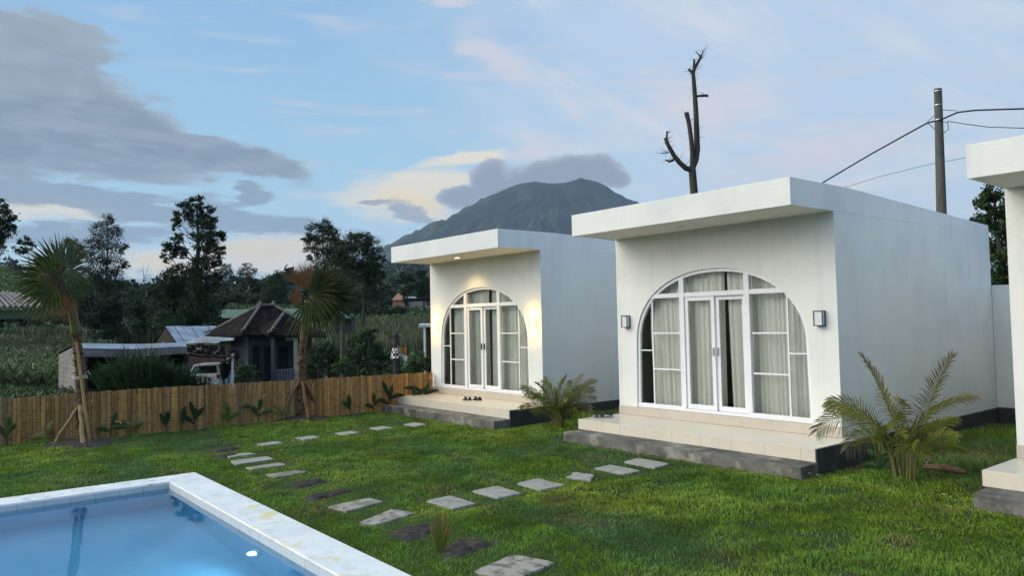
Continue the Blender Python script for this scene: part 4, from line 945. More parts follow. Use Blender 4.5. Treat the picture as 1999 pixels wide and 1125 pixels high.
# spiky seedling in the lawn, weeds
o = onz(856, 1080); sd_ = thing('seedling', 'spiky yellow green palm seedling standing alone in the lawn by the soil beds', 'seedling', o)
for j, (lx, lz, L_) in enumerate(((-.10, 1, .40), (.16, 1, .44), (.30, 1, .36), (-.22, 1, .32), (.05, 1, .50), (.42, 1, .30))):
    b = MB(); lance(b, o+RTv*lx*.05-np.array([0, 0, .02]), RTv*lx+UPv*lz+CAMV*(.1*(-1)**j), L_, .020, (.17, .155, .025) if j % 2 else (.10, .13, .022), .03, (.26, .14, .04)); b.build('leaf', M_leaf, sd_)
def weed(px, py, h, n, lab, c=(.05, .10, .03), lw=.035):
    o = onz(px, py); t = thing('weed', lab, 'weed', o, 'weeds in the lawn')
    for j in range(n):
        b = MB(); a = random.uniform(0, 6.28); z = random.uniform(0, h*.7); lance(b, o+np.array([math.cos(a)*.02, math.sin(a)*.02, z]), (math.cos(a), math.sin(a), random.uniform(.1, 1.1)), random.uniform(.5, .9)*h*.7, lw, np.array(c)*random.uniform(.7, 1.4), .3); b.build('leaf', M_leaf, t)
    b = MB(); b.tube([o-np.array([0, 0, .03]), o+np.array([0, 0, h*.75])], [.008, .004], 5, c); b.build('stem', M_leaf, t)
weed(1716, 918, .42, 16, 'broad leaved green weed left of the larger feather palm', (.055, .12, .04))
weed(1588, 938, .14, 7, 'tiny pale weed at the dark corner of the middle cabin step', (.09, .15, .05), .02)
weed(1851, 984, .16, 5, 'small yellow green weed left of the nearest cabin step', (.22, .30, .06), .018)
weed(866, 1113, .10, 7, 'small greyish weed at the bottom edge beside the pool coping', (.13, .20, .11), .02)
# dry litter between the cabins
M_dry = leafmat('dry_leaf', (1, 1, 1), .9, .1)
def litter(px, py, sx, sy, n, lab, name='dry_grass', c=(.24, .18, .10), L0=.35):
    o = onz(px, py); b = MB()
    for j in range(n):
        q = o + np.array([rng.normal(0, sx), rng.normal(0, sy), random.uniform(.02, .10)]); a = random.uniform(-.6, .6) + (math.pi if random.random() < .5 else 0)
        lance(b, q, (math.cos(a), math.sin(a), random.uniform(-.1, .35)), random.uniform(.4, 1)*L0, .008, np.array(c)*random.uniform(.4, 1.3), .25)
    tag(b.build(name, M_dry), lab, 'dry grass', None, 'stuff')
litter(1850, 893, .42, .35, 420, 'dry cut grass lying behind the larger feather palm')
b = MB(); p0, p1 = onz(1803, 921), onz(1886, 928); mid = (p0+p1)/2; b.tube([p0+np.array([0, 0, .05]), mid+np.array([0, .05, .07]), p1+np.array([0, 0, .04])], [.05, .055, .035], 8)
tag(b.build('log', M_pbark), 'dark rotten log lying on the grass right of the larger feather palm', 'log')
# garden hose
b = MB()
for q in range(3):
    pts = []
    for s in np.linspace(0, 2*math.pi*.94, 40): pts.append(np.array([-4.05 + .62*math.cos(s+q) + .1*q, 15.2 + .42*math.sin(s+q) + .12*q, .10 + .025*q + .02*math.sin(3*s+q)]))
    b.tube(pts, .014, 6)
tag(b.build('garden_hose', mat('green_hose', (.07, .26, .17), .4, spec=.5), smooth=True), 'green garden hose coiled on the grass behind the nearest cabin', 'hose')

# ------------------------------------------------------------------ things on the porches
def sandal(label, o, yaw, c_sole, c_strap, roll=0.0, L_=.26, group='sandals left on the porches', lift=0.0, cat='sandal'):
    t = thing('sandal', label, cat, o, group); c, s = math.cos(yaw), math.sin(yaw); o = np.asarray(o, float)
    def tr(x, y, z):
        y2, z2 = y*math.cos(roll)-z*math.sin(roll), y*math.sin(roll)+z*math.cos(roll); return o + np.array([x*c-y2*s, x*s+y2*c, z2+lift])
    n = 24; out = []
    for i in range(n):
        a = 2*math.pi*i/n; x = math.cos(a)*L_/2; w = .040 + .012*math.sin((x/L_+.5)*math.pi*1.1 - .2) + .006*x/L_; out.append((x, math.sin(a)*w*1.02))
    b = MB(); v = [tr(x, y, 0) for x, y in out] + [tr(x*.98, y*.96, .024 + .012*(x < -.02)) for x, y in out]
    b.add(v, [(i, (i+1) % n, n+(i+1) % n, n+i) for i in range(n)] + [tuple(range(n, 2*n)), tuple(range(n))[::-1]]); b.build('sole', c_sole, t)
    b = MB()
    for x0_, hh in ((.055, .055), (-.055, .065)):
        pts = [tr(x0_+.012*math.sin(q*3), math.cos(q)*.046, .02+math.sin(q)*hh) for q in np.linspace(.0, math.pi, 9)]; 
        for k_ in (-.012, 0, .012): b.tube([p + np.array([c*k_, s*k_, 0]) for p in pts], .008, 5)
    b.build('strap', c_strap, t)
M_sole = mat('black_rubber', (.02, .02, .02), .7); M_sole2 = mat('brown_sole', (.10, .06, .045), .7); M_sole3 = mat('grey_sole', (.30, .29, .28), .8); M_st = mat('dark_strap', (.018, .016, .018), .55)
zp = .374
c6 = lambda x, y: (740 + x/3.998, 680 + y/3.998)
sandal('flat brown black sandal, left one of the pair on the far cabin porch', onz(*c6(690, 408), zp), rad(35), M_sole2, M_st)
sandal('black thick soled sandal, right one of the pair on the far cabin porch', onz(*c6(768, 408), zp), rad(28), M_sole, M_st, lift=.004)
b = MB(); o = onz(*c6(845, 397), zp); b.tube([o+np.array([0, 0, .008]), o+RTv*.07+np.array([0, 0, .010])], .006, 5); tag(b.build('twig', M_stake), 'thin reddish twig lying beside the sandals on the far cabin porch', 'twig')
o = onz(*c6(305, 365), zp); b = MB(); b.sphere(o+np.array([0, 0, .05]), (.048, .048, .05), 12, 8); tag_o = b.build('shell', mat('pink_white_shell', (.68, .50, .40), .5, (.78, .70, .62), 12), smooth=True); tag(tag_o, 'small round pinkish white shell on the left corner of the far cabin porch', 'shell')
q0 = onz(1168, 816, zp); q1 = onz(1186, 816, zp)
sandal('dark sandal with grey sole, left of the heaped pair on the middle cabin porch', q0, rad(60), M_sole3, M_st, roll=.25, lift=.012)
sandal('dark sandal lying tilted on its pair on the middle cabin porch', q1, rad(20), M_sole3, M_st, roll=-.3, lift=.018)

# ------------------------------------------------------------------ tree builder
M_crown = leafmat('foliage', (1, 1, 1), .6, .15)
M_trunk = mat('grey_brown_bark', (.075, .06, .045), .95, (.045, .037, .03), 3, .6, 12, stretch=(1, 1, .3))
M_bushm = M_crown
def crown(blobs, leaf, dens, col, seed, flat=.8, spread_d=.8, gaps=.5):
    """many leaf faces gathered in clumps that are scattered through each lobe"""
    g = np.random.default_rng(seed); VV = []; CC = []; leaf = leaf*.8
    for (c, rx, rz) in blobs:
        c = np.asarray(c, float); nc = max(7, int(2.6*(rx*rz)/(leaf*leaf)*gaps)); nl = max(8, int(dens*14*rx*rz/(leaf*leaf)/nc))
        u = g.normal(size=(nc, 3)); u /= np.linalg.norm(u, axis=1)[:, None]; rr = g.uniform(.25, 1.0, nc)**.55
        cc = c + (RTv[None]*u[:, :1]*rx + FWv[None]*u[:, 1:2]*rx*spread_d + UPv[None]*u[:, 2:]*rz)*rr[:, None]
        tone = g.uniform(.55, 1.45, nc)
        for k_ in range(nc):
            p = cc[k_] + g.normal(size=(nl, 3))*np.array([1, 1, .7])*(rx+rz)*.5*.20
            nv = g.normal(size=(nl, 3)); nv[:, 2] += .5; nv /= np.linalg.norm(nv, axis=1)[:, None]
            a = np.cross(nv, g.normal(size=(nl, 3))); a /= np.linalg.norm(a, axis=1)[:, None]; bb = np.cross(nv, a)
            s = leaf*g.uniform(.5, 1.15, (nl, 1)); VV.append(np.stack([p-a*s*.5, p-bb*s*flat*.32+a*s*.05, p+a*s*.5, p+bb*s*flat*.32+a*s*.05], 1).reshape(-1, 3))
            CC.append(np.repeat(np.array(col)*tone[k_]*g.uniform(.7, 1.3, (nl, 1)), 4, 0))
    V = np.vstack(VV); return V, np.arange(len(V)).reshape(-1, 4), np.vstack(CC)
def blobs_px(lst, depth, seed):
    g = np.random.default_rng(seed); o = []
    for t in lst:
        x, y, r = t[:3]; rz = t[3] if len(t) > 3 else r; s = depth/FPX; dj = g.uniform(-.6, .6)*r*s; o.append((P(x, y, depth+dj), r*s, rz*s))
    return o
def tree(name, label, lst, depth, foot, leaf=.3, dens=5.0, col=(.030, .045, .018), cat='tree', group='trees beyond the fence', trunk_r=.22, seed=1, limbs=True, gaps=.5, zfoot=None):
    bl = blobs_px(lst, depth, seed); fx_, fy_ = foot; ft = P(fx_, fy_, depth); ft[2] = float(terr(ft[0], ft[1])) - .2 if zfoot is None else zfoot
    t = thing(name, label, cat, ft, group)
    V, F_, C_ = crown(bl, leaf, dens, col, seed, gaps=gaps); mesh_obj('crown', V, F_, M_crown, t, C_)
    b = MB(); cs = [q[0] for q in bl]; top = max(cs, key=lambda q: q[2]); ms = np.mean(cs, 0)
    n = 9; tr = [ft + (top-ft)*u + (np.array([ms[0]-ft[0], ms[1]-ft[1], 0])*.35*math.sin(u*math.pi)) + RTv*.12*math.sin(u*9+seed)*trunk_r*4 for u in np.linspace(0, 1, n)]
    b.tube(tr, np.linspace(trunk_r, trunk_r*.15, n), 8)
    if limbs:
        for q, rx, rz in bl:
            h = (q[2]-ft[2]); k_ = min(range(n), key=lambda i: abs(tr[i][2]-(q[2]-rz*.9-.12*h))); a = tr[k_]; mid = (a+q)/2 + np.array([0, 0, -.06*np.linalg.norm(q-a)])
            rr = max(.02, trunk_r*(1-k_/n)*.4); b.tube([a, mid, q], [rr, rr*.6, rr*.2], 5)
            for j in range(3):
                e_ = q + (RTv*random.uniform(-1, 1)*rx + FWv*random.uniform(-.6, .6)*rx + UPv*random.uniform(-.2, 1)*rz)*.8; b.tube([mid*.3+q*.7, e_], [rr*.35, rr*.1], 4)
    b.build('trunk', M_trunk, t); return t
# ------------------------------------------------------------------ trees beyond the fence
tree('tall_tree', 'tall dark tree cut by the left edge of the photo', [(-2, 398, 15), (12, 424, 16), (5, 452, 20), (-22, 430, 32), (22, 446, 10), (-6, 474, 18), (-34, 480, 34), (-40, 520, 26)], 75, (-12, 560), .30, 5.5, seed=11)
tree('small_tree', 'small round tree behind the bushy fan palm crown', [(48, 470, 12), (40, 485, 14), (60, 480, 9), (140, 478, 14), (155, 490, 16)], 88, (52, 540), .3, 4.5, seed=12, trunk_r=.12)
tree('airy_tree', 'airy cone shaped tree with sky showing through, left of the tallest tree', [(210, 430, 13), (196, 450, 18), (224, 452, 16), (182, 478, 18), (212, 482, 24), (240, 486, 12), (174, 500, 13), (190, 515, 22), (226, 520, 22), (246, 520, 8), (205, 545, 24), (182, 545, 16), (238, 552, 12), (170, 530, 10), (210, 572, 22)], 85, (210, 640), .26, 3.3, seed=13, trunk_r=.2, gaps=.8)
tree('tall_tree', 'tallest dense dark tree in the valley, with a split crown', [(387, 396, 14), (362, 403, 17), (403, 410, 14), (345, 424, 13), (384, 424, 22), (404, 440, 20), (344, 444, 8), (420, 464, 17), (427, 486, 12), (396, 468, 24), (350, 462, 10), (338, 478, 16), (330, 500, 15), (352, 492, 14), (410, 505, 22), (424, 510, 10), (384, 525, 22), (348, 540, 26), (326, 560, 26), (390, 560, 32), (422, 545, 14), (334, 592, 34), (388, 602, 34), (314, 612, 26), (308, 572, 14), (360, 628, 30)], 60, (392, 660), .25, 6.0, seed=14, trunk_r=.35)
tree('bushy_tree', 'rounded bushy tree on the slope left of the rust fronded fan palm', [(540, 545, 15), (524, 558, 14), (556, 562, 14), (540, 572, 22, 16), (520, 576, 12)], 110, (540, 600), .34, 6, (.028, .052, .022), seed=15)
tree('airy_tree', 'umbrella topped airy tree behind the rust fronded fan palm', [(632, 442, 16), (616, 454, 18), (648, 456, 17), (600, 466, 12), (610, 478, 17), (640, 478, 24), (662, 485, 16), (668, 510, 16), (655, 470, 10), (628, 498, 16), (604, 505, 9), (650, 500, 16), (636, 525, 22), (612, 530, 14)], 80, (640, 620), .27, 4.2, seed=16, trunk_r=.2, gaps=.7)
tree('airy_tree', 'broad airy tree touching the left end of the far cabin eave', [(688, 474, 22), (708, 470, 18), (670, 486, 18), (724, 484, 20), (700, 500, 28), (660, 500, 14), (672, 520, 20), (735, 500, 10), (682, 512, 18), (728, 516, 18), (748, 505, 7), (705, 535, 24), (738, 540, 14), (725, 545, 18), (745, 560, 8), (715, 572, 16), (732, 582, 10)], 76, (706, 630), .26, 4.6, seed=17, trunk_r=.22, gaps=.7)
tree('slender_tree', 'slender dark tree with two crowns above the orange roofed house', [(784, 541, 9), (780, 552, 8), (797, 536, 9), (800, 552, 12), (794, 568, 11), (796, 585, 10)], 140, (796, 606), .4, 5.5, (.024, .040, .020), seed=18)
tree('bushy_tree', 'dark bushy tree beside the corner of the far cabin', [(826, 552, 12), (836, 562, 16), (820, 568, 14), (832, 580, 16)], 140, (828, 606), .4, 6, (.024, .042, .022), seed=19)
tree('airy_tree', 'sparse grey tree on the far slope right of the tallest tree', [(482, 520, 9), (472, 532, 10), (490, 530, 9), (480, 545, 14), (500, 528, 5), (495, 545, 8)], 180, (482, 575), .42, 2.6, (.05, .055, .035), seed=20, trunk_r=.2, gaps=.9)
tree('airy_tree', 'thin far tree peeping out right behind the tallest tree', [(440, 524, 12), (428, 535, 12), (450, 535, 8), (440, 548, 14)], 150, (440, 580), .4, 3.4, (.045, .045, .028), seed=21, gaps=.8)
tree('dense_tree', 'leafy green tree in the gap left of the nearest cabin', [(1945, 372, 22), (1930, 400, 24), (1965, 400, 26), (1922, 430, 22), (1950, 440, 30), (1935, 480, 28), (1965, 480, 26), (1915, 470, 14), (1945, 520, 30), (1990, 440, 34), (1945, 560, 34), (2000, 520, 40)], 27, (1950, 640), .20, 6.5, (.045, .075, .022), seed=22, zfoot=-.2)
# bare trees
def bare(label, foot, top, depth, seed, r0=.1):
    r_ = random.Random(seed); f0 = P(*foot, depth); f0[2] = float(terr(f0[0], f0[1])) - .2; t = thing('bare_tree', label, 'bare tree', f0); tp = P(*top, depth); b = MB()
    tr = [f0+(tp-f0)*u for u in np.linspace(0, 1, 7)]; b.tube(tr, np.linspace(r0, r0*.2, 7), 6); b.build('trunk', M_trunk, t); b = MB(); h = np.linalg.norm(tp-f0)
    for i in range(22):
        a = f0+(tp-f0)*r_.uniform(.35, .95); d = RTv*r_.uniform(-1, 1)+FWv*r_.uniform(-.7, .7)+UPv*r_.uniform(.6, 1.6); L_ = h*r_.uniform(.12, .28); m_ = a+unit(d)*L_*.5+UPv*.05*L_; b.tube([a, m_, a+unit(d)*L_+UPv*.2*L_], [r0*.3, r0*.2, r0*.06], 4)
        b.tube([m_, m_+unit(d+RTv*r_.uniform(-1.5, 1.5))*L_*.5], [r0*.15, r0*.05], 3)
    b.build('branches', M_trunk, t)
bare('small leafless tree on the skyline between the two tall trees', (281, 590), (281, 538), 80, 5)

# lopped dead tree behind the middle cabin
DT = 32.0
g0 = P(1352, 380, DT); g0[2] = -.3
dt = thing('dead_tree', 'tall lopped dead tree with bare stubby limbs behind the middle cabin', 'dead tree', g0)
dpx = lambda x, y, a=0.0: P(1230 + x/3.516, 80 + y/3.516, DT + a)
b = MB(); b.tube([g0, dpx(440, 1050), dpx(428, 900), dpx(425, 870)], [.22, .165, .16, .15], 9); tk = b.build('trunk', M_trunk, dt, smooth=True)
def limb(pts, rs):
    b = MB(); q = []
    for i, p in enumerate(pts):
        q.append(dpx(*p)) 
    b.tube(q, rs, 8)
    for i in range(int(5 + 9*float(np.linalg.norm(q[-1]-q[0])))):   # short dead twigs
        k_ = random.random()*(len(q)-1); j = int(k_); a = q[j]+(q[j+1]-q[j])*(k_-j); d = RTv*random.choice([-1, 1, 1])*random.uniform(.4, 1)+UPv*random.uniform(-.4, .8)+FWv*random.uniform(-.5, .5); L_ = random.uniform(.1, .42); m_ = a+d*L_*.5
        b.tube([a, m_, m_+(d+UPv*random.uniform(-.6, .8))*L_*.5], [.012, .007, .003], 4)
    b.build('limb', M_trunk, dt)
limb([(422, 880), (450, 815), (460, 740), (457, 620, .1), (452, 480, .1), (444, 360, .1), (437, 270), (432, 205), (455, 165), (480, 120), (487, 100)], [.14, .135, .13, .115, .105, .095, .085, .075, .065, .055, .06])
limb([(428, 860), (428, 760, -.1), (418, 660, -.2), (403, 560, -.2), (386, 490, -.2)], [.11, .10, .095, .09, .10])
limb([(425, 885), (385, 875, -.1), (340, 835, -.2), (300, 785, -.3), (262, 715, -.4), (240, 665, -.4)], [.13, .12, .105, .095, .085, .06])
limb([(300, 815, -.3), (270, 828, -.3), (243, 815, -.3)], [.06, .05, .03]); limb([(250, 690, -.4), (253, 640, -.4), (252, 618, -.4)], [.05, .04, .025])
limb([(452, 380, .1), (490, 374, .1), (535, 374, .1)], [.06, .05, .06]); limb([(437, 230), (438, 170), (440, 125)], [.05, .045, .04]); limb([(430, 225), (415, 208), (403, 190)], [.05, .045, .06]); limb([(487, 108), (470, 90), (448, 72)], [.04, .025, .012]); limb([(484, 108), (497, 80), (500, 62)], [.03, .022, .01]); limb([(265, 768, -.4), (235, 770, -.4), (207, 770, -.4)], [.02, .015, .01])

# concrete utility pole and its cables
DPL = 27.0
pt_, pbm = P(1831, 173, DPL), P(1838, 420, DPL); dirp = pbm - pt_; foot = pt_ + dirp*((pt_[2]+.3)/(-dirp[2]))
M_cpole = mat('mossy_concrete_pole', (.12, .125, .10), .95, (.085, .075, .065), 4, .3, 30, stretch=(1, 1, .3))
up_ = thing('utility_pole', 'round concrete utility pole behind the middle cabin roof', 'utility pole', foot)
b = MB(); b.tube([foot, pbm, pt_], [.235, .168, .125], 16); b.build('pole', M_cpole, up_, smooth=False)
M_cab = mat('black_cable', (.012, .012, .016), .6)
for yy in (178, 205, 234):
    b = MB(); q = P(1831+ (yy-173)*.028, yy, DPL); b.tube([q+UPv*.012, q-UPv*.012], [.142, .144], 16); b.build('steel_band', M_metal, up_)
b = MB()
for a_, e_ in (((1838, 214), (1868, 216)), ((1810, 238), (1823, 226)), ((1838, 236), (1850, 240)), ((1850, 238), (1852, 252)), ((1852, 252), (1842, 260)), ((1812, 240), (1824, 252))):
    b.tube([P(*a_, DPL-.2), P(*e_, DPL-.2)], [.012, .012], 5)
b.build('cable_clamp', M_cab, up_)
def cable(label, pts, r, sag=0.0):
    q = [P(x, y, d) for x, y, d in pts]; u = np.linspace(0, len(q)-1, 60); o = np.stack([np.interp(u, range(len(q)), [v[i] for v in q]) for i in range(3)], 1)
    b = MB(); b.tube(o, r, 6); tag(b.build('power_cable', M_cab), label, 'cable', 'cables on the utility pole')
cable('thick black power cable dropping left from the utility pole behind the roof', [(1480, 440, 36), (1607, 356, 31.5), (1700, 301, 29), (1770, 262, 27.8), (1810, 240, 27.2), (1838, 233, DPL-.2), (1870, 219, 26.6), (1905, 215, 26), (1950, 213.5, 25), (2000, 212, 24), (2200, 204, 21)], .028)
cable('thin black cable running right from the utility pole', [(1850, 236.5, DPL-.2), (1885, 242, 26.5), (1930, 248, 26), (1999, 250, 25), (2200, 258, 22)], .014)
cable('faint thin wire crossing behind the utility pole', [(1560, 390, 50), (1655, 364, 48), (1720, 344, 46), (1823, 319, 44), (1890, 307, 42), (2100, 285, 38)], .012)

# ------------------------------------------------------------------ buildings in the valley
M_corr = mat('corrugated_zinc', (.42, .47, .54), .38, (.22, .24, .27), 1.2, spec=.5, metal=.3, c3=(.30, .27, .24), n3=.8)
M_corrd = mat('dark_corrugated_sheet', (.05, .053, .06), .75, (.028, .028, .032), 1.5, spec=.15, c3=(.10, .105, .115), n3=1.1)
M_brick = mat('pale_block_wall', (.27, .25, .225), .95, (.20, .185, .17), 4, .4, 25, extra=gridlines(.45, .45, .19, 0, 0, 0, .018, .62))
M_void = mat('dark_interior', (.012, .012, .012), 1.0)
M_timber = mat('dark_timber', (.030, .022, .017), .95, (.018, .014, .012), 5)
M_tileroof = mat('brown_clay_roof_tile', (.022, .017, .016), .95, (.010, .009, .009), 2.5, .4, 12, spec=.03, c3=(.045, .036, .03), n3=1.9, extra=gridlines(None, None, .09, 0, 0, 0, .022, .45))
M_ridge = mat('grey_ridge_tile', (.16, .14, .125), .9, (.09, .08, .07), 5)
M_cream = mat('cream_house_wall', (.34, .32, .26), .9, (.27, .26, .22), 2)
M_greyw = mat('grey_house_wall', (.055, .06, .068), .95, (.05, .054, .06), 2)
M_white = mat('white_painted_post', (.62, .63, .63), .7, (.5, .5, .5), 5)
M_red = mat('dull_red_paint', (.20, .05, .045), .8)
M_orange = mat('orange_roof', (.34, .17, .11), .9, (.28, .13, .09), .8)
def sheet(b, a, c, d, e, n=30, amp=.02, th=.03):   # corrugated sheet between edge a-c (top) and d-e (bottom)
    a, c, d, e = map(np.asarray, (a, c, d, e)); nn = unit(np.cross(c-a, d-a)); g1 = []; 
    for s in (0, 1):
        q = a*(1-s)+d*s; w = c*(1-s)+e*s; g1.append([q+(w-q)*u + nn*(amp if i % 2 else -amp) for i, u in enumerate(np.linspace(0, 1, n))])
    b.quadgrid(g1); g2 = [[p - nn*th for p in r] for r in g1]; b.quadgrid(g2); b.quadgrid([g1[1], g2[1]]); b.quadgrid([g1[0], g2[0]])
def slab(b, poly, th):
    b.prism(poly, (0, 0, -th))
# open shed with a block wall
gz = -.45
sh = thing('open_shed', 'long open shed with pale block end wall and sagging dark tin roof', 'shed', P(240, 760, 31))
rl, fl, bl_ = P(146, 672, 30.4), P(160, 698, 29), P(110, 690, 31.8); rr_, fr_, br_ = P(362, 671, 34.5), P(366, 691, 33), P(320, 684, 36)
rm = P(262, 674, 32.4); fm = P(262, 699, 31)
b = MB(); sheet(b, rl, rm, fl, fm, 44); sheet(b, rm, rr_, fm, fr_, 40); b.build('roof', M_corrd, sh)
b = MB(); sheet(b, rl, rr_, bl_, br_, 60); b.build('rear_roof', M_corrd, sh)
b = MB(); k_ = .30
top = lambda A, B_, u: A + (B_-A)*u
k_ = .42; sg_ = lambda a, e, f, g: b.prism([a + (e-a)*.04, f + (g-f)*.04, f + (g-f)*k_, a + (e-a)*k_], (0, 0, .03)); sg_(rl+UPv*.03, fl+UPv*.03, rm+UPv*.03, fm+UPv*.03); sg_(rm+UPv*.03, fm+UPv*.03, rr_+UPv*.03, fr_+UPv*.03); b.build('skylight_strip', M_corr, sh)
w0 = bl_ + (fl-bl_)*.10; w1 = bl_ + (fl-bl_)*.93; s_in = unit(fr_-fl)*.16
b = MB(); wp = lambda q, z: np.array([q[0], q[1], z]); mid = rl
b.prism([wp(w0, gz-.3), wp(w1, gz-.3), wp(w1, w1[2]-.04), wp(mid, mid[2]-.10), wp(w0, w0[2]-.04)], s_in); b.build('wall', M_brick, sh)
b = MB(); bb0 = bl_ + (br_-bl_)*.03 + (fl-bl_)*.2; bb1 = br_ + (fr_-br_)*.2
b.prism([wp(bb0, gz-.3), wp(bb1, gz-.3), wp(bb1, bb1[2]+.06), wp(bb0, bb0[2]+.06)], unit(FWv)*.1); e0 = br_ + (fr_-br_)*.15 - UPv*.1; e1 = br_+(fr_-br_)*.85 - UPv*.1
b.prism([wp(e0, gz-.3), wp(e1, gz-.3), e1, e0], s_in*.6); b.build('back_wall', M_timber, sh)
for u in (.02, .35, .68, .97):
    q = fl + (fr_-fl)*u + FWv*.12; b = MB(); b.tube([wp(q, gz-.3), wp(q, q[2]-.03)], .06, 7); b.build('post', M_timber, sh)
# zinc roofed hut behind
gz = -.95
hz_ = thing('zinc_hut', 'small hut with shiny zinc gable roof behind the open shed', 'hut', P(370, 745, 45))
b = MB(); a, c, d, e = P(322, 638, 46), P(436, 638, 50), P(345, 671, 44), P(455, 671, 47.5)
for i in range(7): 
    u0, u1 = i/7, (i+1)/7; sheet(b, a+(c-a)*u0 + UPv*.012*(i % 2), a+(c-a)*u1 + UPv*.012*(i % 2), d+(e-d)*u0 + UPv*.012*(i % 2), d+(e-d)*u1 + UPv*.012*(i % 2), 8, .008)
b.build('roof', M_corr, hz_)
a2 = a + (a-d)*np.array([1, 1, -1])*1.0; c2_ = c + (c-e)*np.array([1, 1, -1]); b = MB(); sheet(b, a, c, a2, c2_, 30, .02); b.build('rear_roof', M_corrd, hz_)
b = MB(); i1, i2 = d + (a2-d)*.08, d + (a2-d)*.92
b.prism([wp(i1, gz-.3), wp(i2, gz-.3), i2 - UPv*.05, a - UPv*.12, i1 - UPv*.05], RTv*.12); j1 = e + (c2_-e)*.08; b.prism([wp(i1, gz-.3), wp(j1, gz-.3), wp(j1, j1[2]-.12), wp(i1, i1[2]-.12)], FWv*.1); b.build('wall', M_timber, hz_)
b = MB(); q = P(319, 668, 44.5); b.tube([wp(q, gz-.3), q], .05, 6); b.build('post', M_white, hz_)
# tiled house
hs = thing('tiled_house', 'grey house with dark brown hipped clay tile roof and small front porch', 'house', P(530, 745, 41))
D0 = 41.0
A_, B_, C_, Dd = P(400, 655, 45.0), P(471, 653, 40.2), P(637, 654, 42.5), P(575, 652, 48.0)
r1, r2 = P(508, 598, 43.6), P(534, 598, 44.2)
b = MB(); 
for poly in ((A_, B_, r1), (B_, C_, r2, r1), (C_, Dd, r2), (Dd, A_, r1, r2)):
    pl_ = [np.asarray(q) for q in poly]; b.add(pl_, [tuple(range(len(pl_)))]); b.add([q - UPv*.10 for q in pl_], [tuple(range(len(pl_)))[::-1]])
ev = [A_, B_, C_, Dd]
for i in range(4): b.add([ev[i], ev[(i+1) % 4], ev[(i+1) % 4]-UPv*.10, ev[i]-UPv*.10], [(0, 1, 2, 3)])
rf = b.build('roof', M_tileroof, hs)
b = MB(); E1, E2 = P(524, 655, 39.2), P(637, 657, 41.2); F1, F2 = P(553, 615, 41.6), P(590, 628, 42.2); G1 = P(500, 640, 41.5)
for pl_ in ((E1, E2, F2, F1), (E1, F1, G1 - UPv*.1), (E2, C_+UPv*.02, F2)): b.add([np.asarray(q)+UPv*.02 for q in pl_], [tuple(range(len(pl_)))]); b.add([np.asarray(q)-UPv*.08 for q in pl_], [tuple(range(len(pl_)))[::-1]])
b.build('porch_roof', M_tileroof, hs)
for a, e in ((A_, r1), (B_, r1), (C_, r2), (r1, r2), (E1, F1)):
    b = MB(); n = 14; pts = [a+(e-a)*u + UPv*(.05+.03*(i % 2) + .14*max(0, .12-u)*8*(a is not r1)) for i, u in enumerate(np.linspace(0, 1, n))]; b.tube(pts, .085, 6); b.build('ridge_cap', M_ridge, rf)
for q in (r1, r2):
    b = MB(); b.tube([q, q+UPv*.12, q+UPv*.2, q+UPv*.34], [.12, .16, .09, .05], 7); b.build('finial', M_ridge, rf)
ins = lambda q, u: q + (np.mean(ev, 0)-q)*u
Wl = [ins(q, .24) for q in ev]; zt_ = float(np.mean([q[2] for q in ev])) - .05
b = MB()
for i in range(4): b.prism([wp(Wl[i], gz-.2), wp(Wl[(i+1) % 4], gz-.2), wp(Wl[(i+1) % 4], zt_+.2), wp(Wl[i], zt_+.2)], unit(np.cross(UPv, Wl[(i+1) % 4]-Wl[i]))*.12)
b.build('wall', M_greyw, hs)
fdir = unit((Wl[2]-Wl[1])*np.array([1, 1, 0])); fo_ = -unit(np.cross(UPv, fdir)); fo_ = fo_ if np.dot(fo_, CAMV) > 0 else -fo_
def onwall(u, z): q = Wl[1] + (Wl[2]-Wl[1])*u; return wp(q, z) + fo_*.02
for u0, u1, z0, z1, nm in ((.06, .17, gz+.9, gz+2.2, 'window'), (.24, .36, gz+.05, gz+2.15, 'door'), (.46, .62, gz+.05, gz+2.15, 'door'), (.70, .84, gz+.85, gz+2.2, 'window')):
    b = MB(); b.prism([onwall(u0, z0), onwall(u1, z0), onwall(u1, z1), onwall(u0, z1)], fo_*.05); pw = b.build(nm, M_timber, hs)
    b = MB(); m_ = .012; b.prism([onwall(u0+m_, z0+.08)+fo_*.051, onwall(u1-m_, z0+.08)+fo_*.051, onwall(u1-m_, z1-.08)+fo_*.051, onwall(u0+m_, z1-.08)+fo_*.051], fo_*.012); b.build('pane', M_void, pw)
for u in (.0, .42, 1.0):
    q = E1 + (E2-E1)*(.04+.92*u) + FWv*.25; b = MB(); b.obox(wp(q, gz-.2)-RTv*.09, RTv*.18, FWv*.18, UPv*(q[2]-gz+.1)); b.build('pillar', M_greyw if u < .4 else M_cream, hs)
q = onwall(.50, zt_-.28) + fo_*1.15; b = MB(); b.obox(q, fdir*.42, fo_*.03, UPv*.26); b.build('signboard', mat('pale_board', (.35, .37, .36), .8), hs)
b = MB(); q0_, q1_ = wp(E1+(E2-E1)*.04+FWv*.3, gz), wp(E1+(E2-E1)*.62+FWv*.3, gz)
for z in (.25, .95): b.tube([q0_+UPv*z, q1_+UPv*z], .03, 6)
for u in np.linspace(0, 1, 22): b.tube([q0_+(q1_-q0_)*u+UPv*.25, q0_+(q1_-q0_)*u+UPv*.95], .018, 5)
b.build('railing', mat('grey_railing', (.16, .17, .18), .6), hs)
